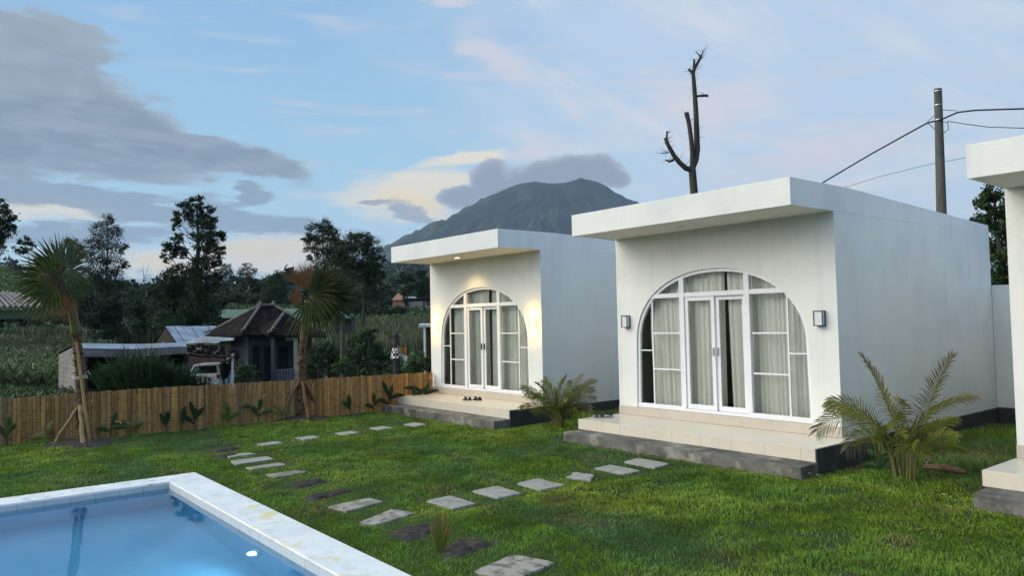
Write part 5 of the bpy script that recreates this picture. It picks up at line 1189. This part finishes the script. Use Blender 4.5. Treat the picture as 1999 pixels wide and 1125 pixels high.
# annex with awning
an = thing('annex', 'cream side building with thin pale awning joining the tiled house', 'building', P(430, 740, 42))
b = MB(); b.prism([wp(P(425, 700, 43.6), gz-.2), wp(P(484, 700, 42.6), gz-.2), wp(P(484, 700, 42.6), 1.62), wp(P(425, 700, 43.6), 1.42)], FWv*.15); b.build('wall', M_cream, an)
b = MB(); slab(b, [P(352, 669, 42), P(456, 661, 40.6), P(470, 656, 43), P(395, 657, 45)], .10); b.build('awning', M_corr, an)
for px_ in (462, 475): 
    b = MB(); q = P(px_, 700, 42.3); b.obox(q+UPv*-.45, RTv*.14, CAMV*.05, UPv*.85); b.build('window', M_void, an)
# carport
cpn = thing('carport', 'ragged dark carport with thin white post in front of the house', 'carport', P(410, 750, 37))
b = MB(); gg = []
for i, u in enumerate(np.linspace(0, 1, 16)):
    gg.append([P(362+96*u, 676+10*u+4*float(vnoise(i*.9, 1, 3)), 39.5), P(362+96*u, 680+9*u+5*float(vnoise(i*.8, 5, 3)), 37.5), P(364+95*u, 690+4*u+6*float(vnoise(i*1.1, 9, 3)), 36)])
b.quadgrid(gg); b.quadgrid([[q-UPv*.08 for q in r] for r in gg]); b.build('roof', M_timber, cpn)
V, F_, Cc = crown([(P(372+14*i, 684+1.2*i+random.uniform(-4, 3), 36.6), .40, .22) for i in range(7)], .16, 4, (.022, .022, .018), 77); mesh_obj('thatch', V, F_, M_crown, cpn, Cc)
for px_, m_, dd in ((454, M_white, 36.2), (366, M_timber, 37.5), (440, M_timber, 40)):
    q = P(px_, 692, dd); b = MB(); b.tube([wp(q, gz-.3), q], .055 if m_ is M_white else .045, 8); b.build('post', m_, cpn)
b = MB(); b.prism([wp(P(362, 690, 41.5), gz-.2), wp(P(440, 690, 41), gz-.2), wp(P(440, 690, 41), 1.0), wp(P(362, 690, 41.5), 1.0)], FWv*.1); b.build('back_wall', mat('dark_red_wall', (.06, .025, .025), .9, (.03, .03, .03), 2), cpn)
for px_, w_, y_ in ((360, 14, 677), (381, 12, 678)):
    b = MB(); q = P(px_, y_, 39.8); b.obox(q, RTv*w_*.027, UPv*-.16, FWv*.03); b.build('white_sheet', M_white, cpn)

# small white car under the carport, seen from behind
car_o = P(398, 752, 38.2); car_o[2] = gz - .05
cyaw = math.atan2(FWv[1], FWv[0]) + .10
cr = thing('parked_car', 'small white hatchback parked under the carport, seen from behind', 'car', car_o); cf = np.array([math.cos(cyaw), math.sin(cyaw), 0]); cs_ = np.array([cf[1], -cf[0], 0])
M_car = mat('white_car_paint', (.62, .66, .68), .3, spec=.6); M_cg = mat('dark_car_glass', (.012, .014, .016), .1, spec=.6); M_tl = mat('red_tail_lamp', (.35, .02, .02), .3); M_tyre = mat('tyre_rubber', (.02, .02, .02), .9)
def cp(l, w, z): return car_o + cf*l + cs_*w + UPv*z
b = MB(); prof_ = [(0, .30), (-.04, .5), (0, .82), (.06, .95), (2.5, .98), (3.5, .82), (3.62, .5), (3.55, .28), (.1, .26)]
rows = []
for w, s in ((-.80, .90), (-.76, 1), (0, 1.0), (.76, 1), (.80, .90)): rows.append([cp(1.8+(l-1.8)*(1 if abs(w) < .78 else .97), w, .6+(z-.6)*s) for l, z in prof_+[prof_[0]]])
b.quadgrid(rows); n9 = len(prof_)
b.add([rows[0][i] for i in range(n9)], [tuple(range(n9))]); b.add([rows[-1][i] for i in range(n9)], [tuple(range(n9))[::-1]]); body = b.build('body', M_car, cr, smooth=False)
b = MB(); cab = [(.07, .95, .74), (.30, 1.42, .60), (2.0, 1.44, .60), (2.75, .97, .72)]
v = [cp(l, -w, z) for l, z, w in cab] + [cp(l, w, z) for l, z, w in cab]; b.add(v, [(0, 1, 2, 3)[::-1], (4, 5, 6, 7), (0, 4, 5, 1), (1, 5, 6, 2), (2, 6, 7, 3)]); b.build('roof', M_car, cr)
b = MB(); b.add([cp(.09, -.62, 1.0), cp(.09, .62, 1.0), cp(.262, .52, 1.37), cp(.262, -.52, 1.37)], [(0, 1, 2, 3)]); 
for sg in (-1, 1): b.add([cp(.35, sg*.745, 1.0), cp(2.45, sg*.735, 1.0), cp(1.95, sg*.625, 1.38), cp(.45, sg*.625, 1.38)], [(0, 1, 2, 3)])
bo = b.build('rear_window', M_cg, cr)
for v_ in bo.data.vertices: v_.co += Vector(CAMV*.02)
for sg in (-1, 1):
    b = MB(); b.obox(cp(-.05, sg*.70-.07, .72), cs_*.14, cf*.06, UPv*.2); b.build('tail_lamp', M_tl, cr)
    for l in (.65, 2.9):
        b = MB(); b.tube([cp(l, sg*.66, .3), cp(l, sg*.81, .3)], .30, 16); wh = b.build('wheel', M_tyre, cr); b = MB(); b.tube([cp(l, sg*.80, .3), cp(l, sg*.815, .3)], .19, 12); b.build('rim', M_metal, wh)
b = MB(); b.obox(cp(-.075, -.70, .34), cs_*1.4, cf*.06, UPv*.16); b.build('bumper', M_car, cr, bevel=.02)
b = MB(); b.obox(cp(-.052, -.30, .62), cs_*.6, cf*.02, UPv*.17); b.build('plate_recess', M_cg, cr)
b = MB(); b.obox(cp(-.058, -.21, .645), cs_*.42, cf*.008, UPv*.11); b.build('number_plate', M_white, cr)
# kiosk behind the far cabin corner
kz = thing('kiosk', 'narrow kiosk with white roof slab and white post behind the far cabin', 'kiosk', P(835, 730, 27))
b = MB(); slab(b, [P(817, 634, 26), P(880, 634, 26.6), P(880, 632, 29), P(820, 632, 28.5)], .09); b.build('roof', M_white, kz)
b = MB(); q = P(829, 640, 26.2); b.tube([wp(q, gz-.2), q], .04, 8); b.build('post', M_white, kz)
b = MB(); q = P(833, 700, 27.2); b.prism([wp(q, gz-.2), wp(q+RTv*1.5, gz-.2), wp(q+RTv*1.5, 2.2), wp(q, 2.2)], FWv*.9); b.build('wall', mat('dark_brown_wall', (.05, .03, .025), .9, (.035, .022, .02), 3), kz)
# green roofed hut
gh = thing('green_roofed_hut', 'small hut with turquoise sheet roof behind the wooden pole', 'hut', P(672, 650, 68))
b = MB(); sheet(b, P(652, 615, 70), P(690, 615, 70), P(650, 624, 66), P(688, 622, 66), 20, .02, .06); b.build('roof', mat('turquoise_sheet', (.04, .11, .095), .8), gh)
b = MB(); q = P(653, 650, 67); b.prism([wp(q, .0), wp(q+RTv*1.5, .0), wp(q+RTv*1.5, 2.85), wp(q, 2.85)], FWv*1.6); b.build('wall', M_greyw, gh)
# greenhouse on the left
gr_ = thing('plastic_greenhouse', 'low greenhouse with dark striped plastic roof left of the bushy fan palm', 'greenhouse', P(40, 612, 62))
b = MB()
for i in range(14):
    u0, u1 = i/14, (i+1)/14; T0, T1 = P(-70, 570, 68), P(40, 578, 68); B0, B1 = P(-70, 606, 60), P(94, 604, 60)
    t0, t1, q0, q1 = T0+(T1-T0)*u0, T0+(T1-T0)*u1, B0+(B1-B0)*u0, B0+(B1-B0)*u1; m0, m1 = (t0+t1)/2+UPv*.35, (q0+q1)/2+UPv*.35
    b.add([t0, m0, t1, q0, m1, q1], [(0, 1, 4, 3), (1, 2, 5, 4)], (1, 1, 1) if i % 2 else (.6, .6, .6)); b.add([t0-UPv*.05, q0-UPv*.05, t0+(t1-t0)*.18+UPv*.12, q0+(q1-q0)*.18+UPv*.12], [(0, 2, 3, 1)], (.15, .15, .15))
b.build('roof', mat('grey_plastic_sheet', (.15, .145, .15), .5, (.11, .105, .11), .6, tint=True), gr_)
b = MB(); q0, q1 = P(-70, 607, 60.2), P(92, 605, 60.2); b.prism([wp(q0, q0[2]-.7), wp(q1, q1[2]-.7), q1, q0], FWv*.05); b.build('front_sheet', mat('green_grey_net', (.035, .06, .03), .9), gr_)
# far houses on the slope
fh = thing('orange_house', 'far small house with orange pyramid roof on the slope', 'house', P(778, 600, 170))
zb = float(P(778, 600, 170)[2]); ap_ = P(777, 572, 171); cr4 = [P(764, 586, 168), P(792, 586, 168), P(795, 585, 174), P(767, 585, 174)]
b = MB(); b.add([ap_]+cr4, [(0, 1, 2), (0, 2, 3), (0, 3, 4), (0, 4, 1), (4, 3, 2, 1)]); b.build('roof', M_orange, fh)
b = MB(); b.prism([wp(q+(np.mean(cr4, 0)-q)*.18, zb-2) for q in cr4], (0, 0, cr4[0][2]-zb+2)); b.build('wall', mat('orange_wall', (.36, .19, .12), .9), fh)
f2 = thing('long_house', 'far long house with white roof edge and grey terrace wall', 'house', P(815, 600, 172))
b = MB(); slab(b, [P(789, 579, 170), P(830, 579, 170), P(842, 580, 176), P(800, 580, 176)], .45); b.build('roof', M_white, f2)
b = MB(); q = P(796, 582, 172); b.prism([q-UPv*.1, q-UPv*1.4, q+RTv*4.0-UPv*1.4, q+RTv*4.0-UPv*.1], FWv*3); b.build('wall', M_timber, f2)
b = MB(); q = P(797, 589, 169); b.prism([q, q-UPv*2.4, q+RTv*6-UPv*2.4, q+RTv*6], FWv*4); b.build('terrace_wall', mat('grey_wall', (.20, .19, .18), .9), f2)
# wooden pole
wpz = P(668, 735, 31); wpz[2] = gz-.3; tp = P(669, 596, 31)
wpt = thing('wooden_pole', 'plain brown pole standing among garden bushes right of the tiled house', 'pole', wpz); b = MB(); b.tube([wpz, tp], [.12, .085], 9); b.build('pole', mat('brown_pole', (.10, .075, .058), .9, (.065, .05, .04), 4), wpt)
# shrine with chequered cloth, and a banner
so_ = P(774, 740, 26.5); so_[2] = gz - .1; sr = thing('shrine', 'dark slim stone shrine wrapped in a black and white chequered cloth', 'shrine', so_)
M_dst = mat('dark_stone', (.03, .03, .03), .95, (.055, .055, .05), 6, .4, 20)
b = MB()
for h0, h1, w in ((0, .35, .42), (.35, .62, .33), (.62, .95, .22)): b.obox(so_-RTv*w-FWv*w+UPv*h0, RTv*2*w, FWv*2*w, UPv*(h1-h0-.003))
b.build('base', M_dst, sr, bevel=.02)
z0_ = so_[2]; h_of = lambda y: float(P(774, y, 26.5)[2]-z0_)
b = MB(); b.tube([so_+UPv*.95, so_+UPv*h_of(682), so_+UPv*h_of(672), so_+UPv*h_of(662), so_+UPv*h_of(655), so_+UPv*h_of(648)], [.13, .12, .16, .10, .12, .02], 8); b.build('pillar', M_dst, sr)
b = MB(); b.tube([so_+UPv*h_of(659)-RTv*.22, so_+UPv*h_of(657), so_+UPv*h_of(659)+RTv*.18], [.02, .05, .02], 6); b.build('crossbar', M_dst, sr)
def chk(n, l, tcn, cur, mix, ns):
    c = n.new('ShaderNodeTexChecker'); c.inputs['Scale'].default_value = 11; l.new(tcn.outputs['Object'], c.inputs[0]); return mix(c.outputs[1], (.65, .65, .63), (.02, .02, .02))
b = MB(); b.tube([so_+UPv*h_of(700), so_+UPv*h_of(690), so_+UPv*h_of(680)], [.20, .165, .13], 12); b.build('chequered_cloth', mat('chequered_cloth', (.5, .5, .5), .9, extra=chk), sr)
bn = thing('cloth_banner', 'orange and white cloth hanging beside the dark shrine', 'cloth', wp(P(788, 700, 26), gz))
def clothq(name, pts, c):
    b = MB(); a, e, f, g_ = [np.asarray(q) for q in pts]; gg = [[(a*(1-u)+e*u)*(1-v)+(g_*(1-u)+f*u)*v + CAMV*.03*math.sin(u*9+v*2) for u in np.linspace(0, 1, 12)] for v in np.linspace(0, 1, 6)]; b.quadgrid(gg); b.build(name, mat(name, c, .9), bn, smooth=True)
clothq('orange_cloth', (P(782, 679, 26), P(795, 678, 26), P(795, 696, 26), P(786, 690, 26)), (.42, .17, .03)); clothq('white_cloth', (P(785, 692, 25.9), P(796, 696, 25.9), P(795, 706, 25.9), P(787, 703, 25.9)), (.55, .55, .55)); clothq('pale_pink_cloth', (P(776, 674, 25.9), P(782, 680, 25.9), P(781, 693, 25.9), P(777, 692, 25.9)), (.42, .25, .2))
b = MB(); b.tube([wp(P(796, 700, 26), gz-.2), P(796, 677, 26)], .02, 6); b.tube([P(780, 678.5, 26.02), P(797, 677, 26.02)], .012, 5); b.build('pole', M_timber, bn)
# boulder by the shed
b = MB(); o = P(112, 758, 27.5); o[2] = float(terr(o[0], o[1]))+.10; b.sphere(o, (.19, .2, .15), 14, 9); rk = b.build('boulder', mat('beige_rock', (.30, .27, .19), .95, (.22, .2, .15), 4, .5, 10), smooth=True)
for v_ in rk.data.vertices: v_.co *= 1.0; n_ = float(vnoise(v_.co.x*6, v_.co.y*6+v_.co.z*5, 4))-.5; v_.co += (v_.co-Vector(o))*n_*.5
tag(rk, 'rounded beige boulder lying at the foot of the block wall shed', 'boulder')

# ------------------------------------------------------------------ shrubs, hedges, crops
def shrub(label, lst, depth, leaf, dens, col, seed, name='shrub', cat='shrub', group='shrubs in the valley', gaps=.6):
    bl = blobs_px(lst, depth, seed); o = np.mean([q[0] for q in bl], 0); o[2] = float(terr(o[0], o[1])); t = thing(name, label, cat, o, group); V, F_, C_ = crown(bl, leaf, dens, col, seed, gaps=gaps); mesh_obj('foliage', V, F_, M_crown, t, C_)
    b = MB()
    for q, rx, rz in bl[:6]: b.tube([wp(q, float(terr(q[0], q[1]))-.2), q], [.05*rx+.02, .02], 5)
    b.build('stems', M_trunk, t)
gD1, gD2, gM, gL = (.020, .036, .018), (.030, .054, .023), (.044, .080, .028), (.065, .115, .036)
shrub('dark tall thicket right behind the bushy fan palm trunk', [(172, 590, 22), (185, 622, 24), (165, 615, 18)], 74, .3, 6, gD1, 31)
shrub('dark thicket under the airy cone shaped tree', [(212, 608, 28), (235, 590, 20), (220, 635, 24)], 74, .3, 6, gD1, 32)
shrub('rounded dark thicket left of the tallest tree foot', [(262, 600, 26), (285, 615, 26), (258, 575, 14), (270, 632, 22)], 72, .3, 6, gD2, 33)
shrub('low dark shrub on the skyline below the small leafless tree', [(250, 572, 12), (270, 582, 14), (292, 588, 12)], 82, .3, 6, gD1, 34)
shrub('olive green shrub at the foot of the tallest tree', [(320, 625, 20), (345, 635, 18), (300, 635, 14)], 58, .25, 6, gM, 35)
shrub('dark shrub right of the tallest tree foot', [(412, 605, 22), (430, 590, 16), (422, 630, 16)], 66, .3, 6, gD1, 36)
shrub('long hedge across the slope left of the open shed, lower row', [(-40+30*i, 664+random.uniform(-4, 4), 17, 13) for i in range(13)], 84, .35, 6, gD2, 37, 'hedge', 'hedge', 'hedge rows on the slope')
shrub('long hedge across the slope, upper row below the greenhouse', [(-40+28*i, 625+random.uniform(-5, 5), 18, 13) for i in range(10)], 92, .35, 6, gD1, 38, 'hedge', 'hedge', 'hedge rows on the slope')
shrub('light green hedge row just above the open shed roof', [(190+22*i, 655+random.uniform(-3, 3), 15, 9) for i in range(7)], 80, .3, 5, gM, 39, 'hedge', 'hedge', 'hedge rows on the slope')
shrub('row of bushes along the terrace above the tiled house roof', [(430+22*i, 583+random.uniform(-5, 5), 15, 10) for i in range(8)], 140, .45, 6, gD2, 40, 'hedge', 'hedge', 'hedge rows on the slope')
shrub('dark bushes on the slope right of the rust fronded fan palm crown', [(690, 598, 20, 15), (715, 605, 22, 14), (745, 606, 22, 14), (772, 610, 20, 12)], 125, .45, 6, gD1, 41)
shrub('bluish green bushes on the slope below the far orange house', [(700, 575, 16, 12), (725, 585, 20, 12), (750, 590, 14, 10), (800, 618, 22, 9), (830, 616, 16, 9)], 135, .45, 6, gD2, 42)
shrub('big garden bush right of the wooden pole', [(700, 672, 24), (722, 668, 22), (712, 695, 28), (735, 690, 20), (690, 700, 20), (725, 655, 14), (745, 705, 18)], 33, .17, 6, gM, 43)
shrub('dark garden shrub between the fan palm trunk and the wooden pole', [(622, 700, 22), (640, 685, 18), (645, 715, 22), (615, 725, 18), (660, 705, 14)], 32, .15, 6, gD2, 44)
shrub('low bright leaved shrub at the foot of the wooden pole', [(660, 716, 14), (678, 710, 14), (690, 724, 12)], 28, .13, 6, gL, 45)
shrub('dark garden shrub before the shrine', [(735, 712, 16, 12), (762, 716, 14, 10), (712, 722, 12, 10)], 28, .13, 6, gD1, 46)
shrub('clipped green hedge beside the far cabin wall', [(808, 714, 13, 18), (822, 708, 13, 18), (838, 710, 14, 20), (855, 712, 16, 18)], 23, .10, 7, gM, 47)
shrub('leafy shrub by the white carport post', [(472, 720, 14), (486, 728, 14), (470, 738, 12)], 33, .14, 6, gM, 48)
shrub('dark shrub in front of the house porch', [(505, 735, 14, 10), (600, 728, 14, 14)], 36, .14, 6, gD1, 49)
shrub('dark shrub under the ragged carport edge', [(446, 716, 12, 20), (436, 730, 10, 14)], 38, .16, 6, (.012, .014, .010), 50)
# elephant grass clumps before the shed
def tallgrass(label, px, depth, w, h, n, seed, col=(.035, .070, .026)):
    r_ = random.Random(seed); o = P(px, 760, depth); o[2] = float(terr(o[0], o[1])); t = thing('tall_grass', label, 'grass clump', o, 'clumps of tall grass before the shed'); b = MB()
    for i in range(n):
        a = r_.uniform(0, 6.28); q = o + (RTv*math.cos(a)*w*.5 + FWv*math.sin(a)*w*.35)*r_.random()**.5; L_ = h*r_.uniform(.55, 1.05); ba = r_.uniform(0, 6.28); hv = np.array([math.cos(ba), math.sin(ba), 0]); lean = r_.uniform(.15, .5); pts = []
        for u in (0, .3, .6, .82, 1.0): pts.append(q + UPv*L_*(u - .42*lean*2*u**3.2) + hv*L_*lean*u**1.8)
        c = np.array(col)*r_.uniform(.6, 1.5); ribbon(b, pts, np.array([.014, .020, .018, .012, .002])*1.7, (-hv[1], hv[0], 0), c, .4)
    b.build('blades', M_leaf, t)
for i, (px_, dd, w, h, n) in enumerate(((228, 27.5, 1.0, 2.25, 520), (272, 27, 1.3, 2.75, 800), (312, 27.5, 1.2, 2.2, 560), (350, 28, 1.0, 2.15, 480), (384, 28.5, .9, 1.72, 300))):
    tallgrass(['left dark clump of tall grass before the shed', 'tallest arching clump of tall grass before the shed', 'middle clump of tall grass right of the tallest clump', 'clump of tall grass just left of the white car', 'short clump of tall grass below the white car'][i], px_, dd, w, h, n, 60+i)
def crop(name, label, x0, x1, d0, d1, n, h, w, cols, seed, stiff=.15, leafy=0):
    g = np.random.default_rng(seed); px_ = g.uniform(x0, x1, n); dd = np.sqrt(g.uniform(d0*d0, d1*d1, n)); row = np.round(dd/1.0)*1.0*(leafy == 0) + dd*(leafy > 0) + g.normal(0, .12, n)
    o = FWv[None]*row[:, None] + RTv[None]*((px_-CX)/FPX*row)[:, None]; z = terr(o[:, 0], o[:, 1]); hh = h*g.uniform(.6, 1.1, n)
    if leafy: z = z + hh*g.random(n); hh = hh*.5
    a = g.uniform(0, 6.28, n); bx = np.stack([np.cos(a), np.sin(a), 0*a], 1)*(w*g.uniform(.6, 1.3, n))[:, None]; l_ = np.stack([g.normal(0, stiff, n), g.normal(0, stiff, n), np.ones(n)], 1)*hh[:, None]
    p = np.stack([o[:, 0], o[:, 1], z-.05], 1); V = np.stack([p-bx, p+bx, p+bx*.5+l_, p-bx*.5+l_], 1).reshape(-1, 3); c = np.array(cols)[g.integers(0, len(cols), n)]*g.uniform(.6, 1.35, (n, 1))
    tag(mesh_obj(name, V, np.arange(len(V)).reshape(-1, 4), M_crown, None, np.repeat(c, 4, 0)), label, None, None, 'stuff')
crop('crop_field', 'leafy green crop field left of the shed', -90, 165, 33, 74, 70000, .8, .06, [(.095, .125, .045), (.07, .105, .035), (.115, .14, .055), (.15, .16, .09)], 71, .8, 1)
crop('wild_grass', 'rough grass strip just behind the bamboo fence', -90, 260, 19.6, 34, 9000, .35, .03, [(.05, .085, .026), (.07, .10, .035), (.035, .06, .02)], 79, .5, 1)
crop('corn_rows', 'dry corn rows on the slope right of the tiled house', 590, 880, 58, 88, 9000, 1.9, .045, [(.15, .15, .085), (.075, .11, .04), (.065, .10, .035), (.18, .17, .10)], 72, .10)
crop('corn_rows', 'corn rows above the open shed roof', 225, 330, 74, 80, 900, 2.0, .05, [(.17, .16, .10), (.06, .09, .035), (.05, .08, .03)], 73, .08)
crop('corn_rows', 'corn rows along the upper edge of the leafy field', -80, 160, 74, 79, 1400, 1.5, .05, [(.14, .14, .085), (.05, .08, .03)], 74, .1)
crop('green_field', 'fresh green field strip above the corn', 715, 880, 90, 99, 6000, .5, .10, [(.07, .15, .05), (.06, .13, .045)], 75, .3)
crop('wild_grass', 'wild grass on the left hillside', -140, 120, 95, 330, 34000, .9, .26, [(.075, .135, .034), (.06, .11, .03), (.095, .14, .04)], 76, .6, 1)
crop('wild_grass', 'wild grass and herbs behind the house', 250, 900, 45, 62, 14000, .7, .10, [(.045, .08, .028), (.055, .09, .03)], 77, .6, 1)
crop('wild_grass', 'grass on the terraces behind the tiled house', 380, 860, 100, 190, 16000, .9, .25, [(.055, .10, .035), (.04, .075, .028), (.075, .11, .04)], 78, .6, 1)
# pale net covered vegetable beds behind the tiled house
gg = []
for d in np.linspace(97, 127, 12):
    gg.append([(lambda q: (q[0], q[1], float(terr(q[0], q[1]))+1.9))(FWv*d + RTv*((px_-CX)/FPX*d)) for px_ in np.linspace(405, 592, 24)])
b = MB(); b.quadgrid(gg); tag(b.build('vegetable_beds', mat('green_net', (.085, .15, .11), .95, (.07, .125, .09), .8), smooth=True), kind='structure')
# distant woods
def woods():
    g = np.random.default_rng(90); n = 2600; px_ = g.uniform(-150, 1000, n); d = np.exp(g.uniform(math.log(180), math.log(1500), n)); o = FWv[None]*d[:, None] + RTv[None]*((px_-CX)/FPX*d)[:, None]; z = terr(o[:, 0], o[:, 1])
    k = fbm(o[:, 0]/90, o[:, 1]/90, 33, 3) > .40; k |= (d > 600); k &= ~((px_ < 105) & (d < 900) & (fbm(o[:, 0]/40, o[:, 1]/40, 34, 2) > .22)); o, z, d = o[k], z[k], d[k]; VV = []; CC = []
    for p, zz, dd in zip(o, z, d):
        s = g.uniform(1.6, 3.4)*(1+dd/900); h = s*g.uniform(1.0, 2.2); m = 46; q = g.normal(size=(m, 3)); q /= np.linalg.norm(q, axis=1)[:, None]; q *= g.uniform(.5, 1, (m, 1)); c = np.array([p[0], p[1], zz+h*.6]) + q*np.array([s, s, h*.62])
        nv = g.normal(size=(m, 3)); nv /= np.linalg.norm(nv, axis=1)[:, None]; a = np.cross(nv, g.normal(size=(m, 3))); a /= np.linalg.norm(a, axis=1)[:, None]; bb = np.cross(nv, a); l_ = s*.34*g.uniform(.6, 1.3, (m, 1))
        VV.append(np.stack([c-a*l_, c-bb*l_*.7, c+a*l_, c+bb*l_*.7], 1).reshape(-1, 3)); CC.append(np.repeat(np.array((.022, .038, .018))*g.uniform(.6, 1.6)*g.uniform(.75, 1.25, (m, 1)), 4, 0))
    V = np.vstack(VV); tag(mesh_obj('woods', V, np.arange(len(V)).reshape(-1, 4), M_crown, None, np.vstack(CC)), 'distant woods on the foothills', None, None, 'stuff')
woods()

# ------------------------------------------------------------------ haze over the valley
HAZE = .8e-4
b = MB(); b.box(-9000, 4000, -4000, 9000, -60, 1000)
hm = bpy.data.materials.new('evening_haze'); hm.use_nodes = True; t = hm.node_tree; t.nodes.remove(t.nodes['Principled BSDF'])
pv = t.nodes.new('ShaderNodeVolumePrincipled'); pv.inputs['Density'].default_value = HAZE; pv.inputs['Color'].default_value = (.58, .78, 1.0, 1); pv.inputs['Anisotropy'].default_value = .0
t.links.new(pv.outputs[0], t.nodes['Material Output'].inputs['Volume'])
tag(b.build('haze', hm), 'thin evening haze filling the valley', None, None, 'stuff')
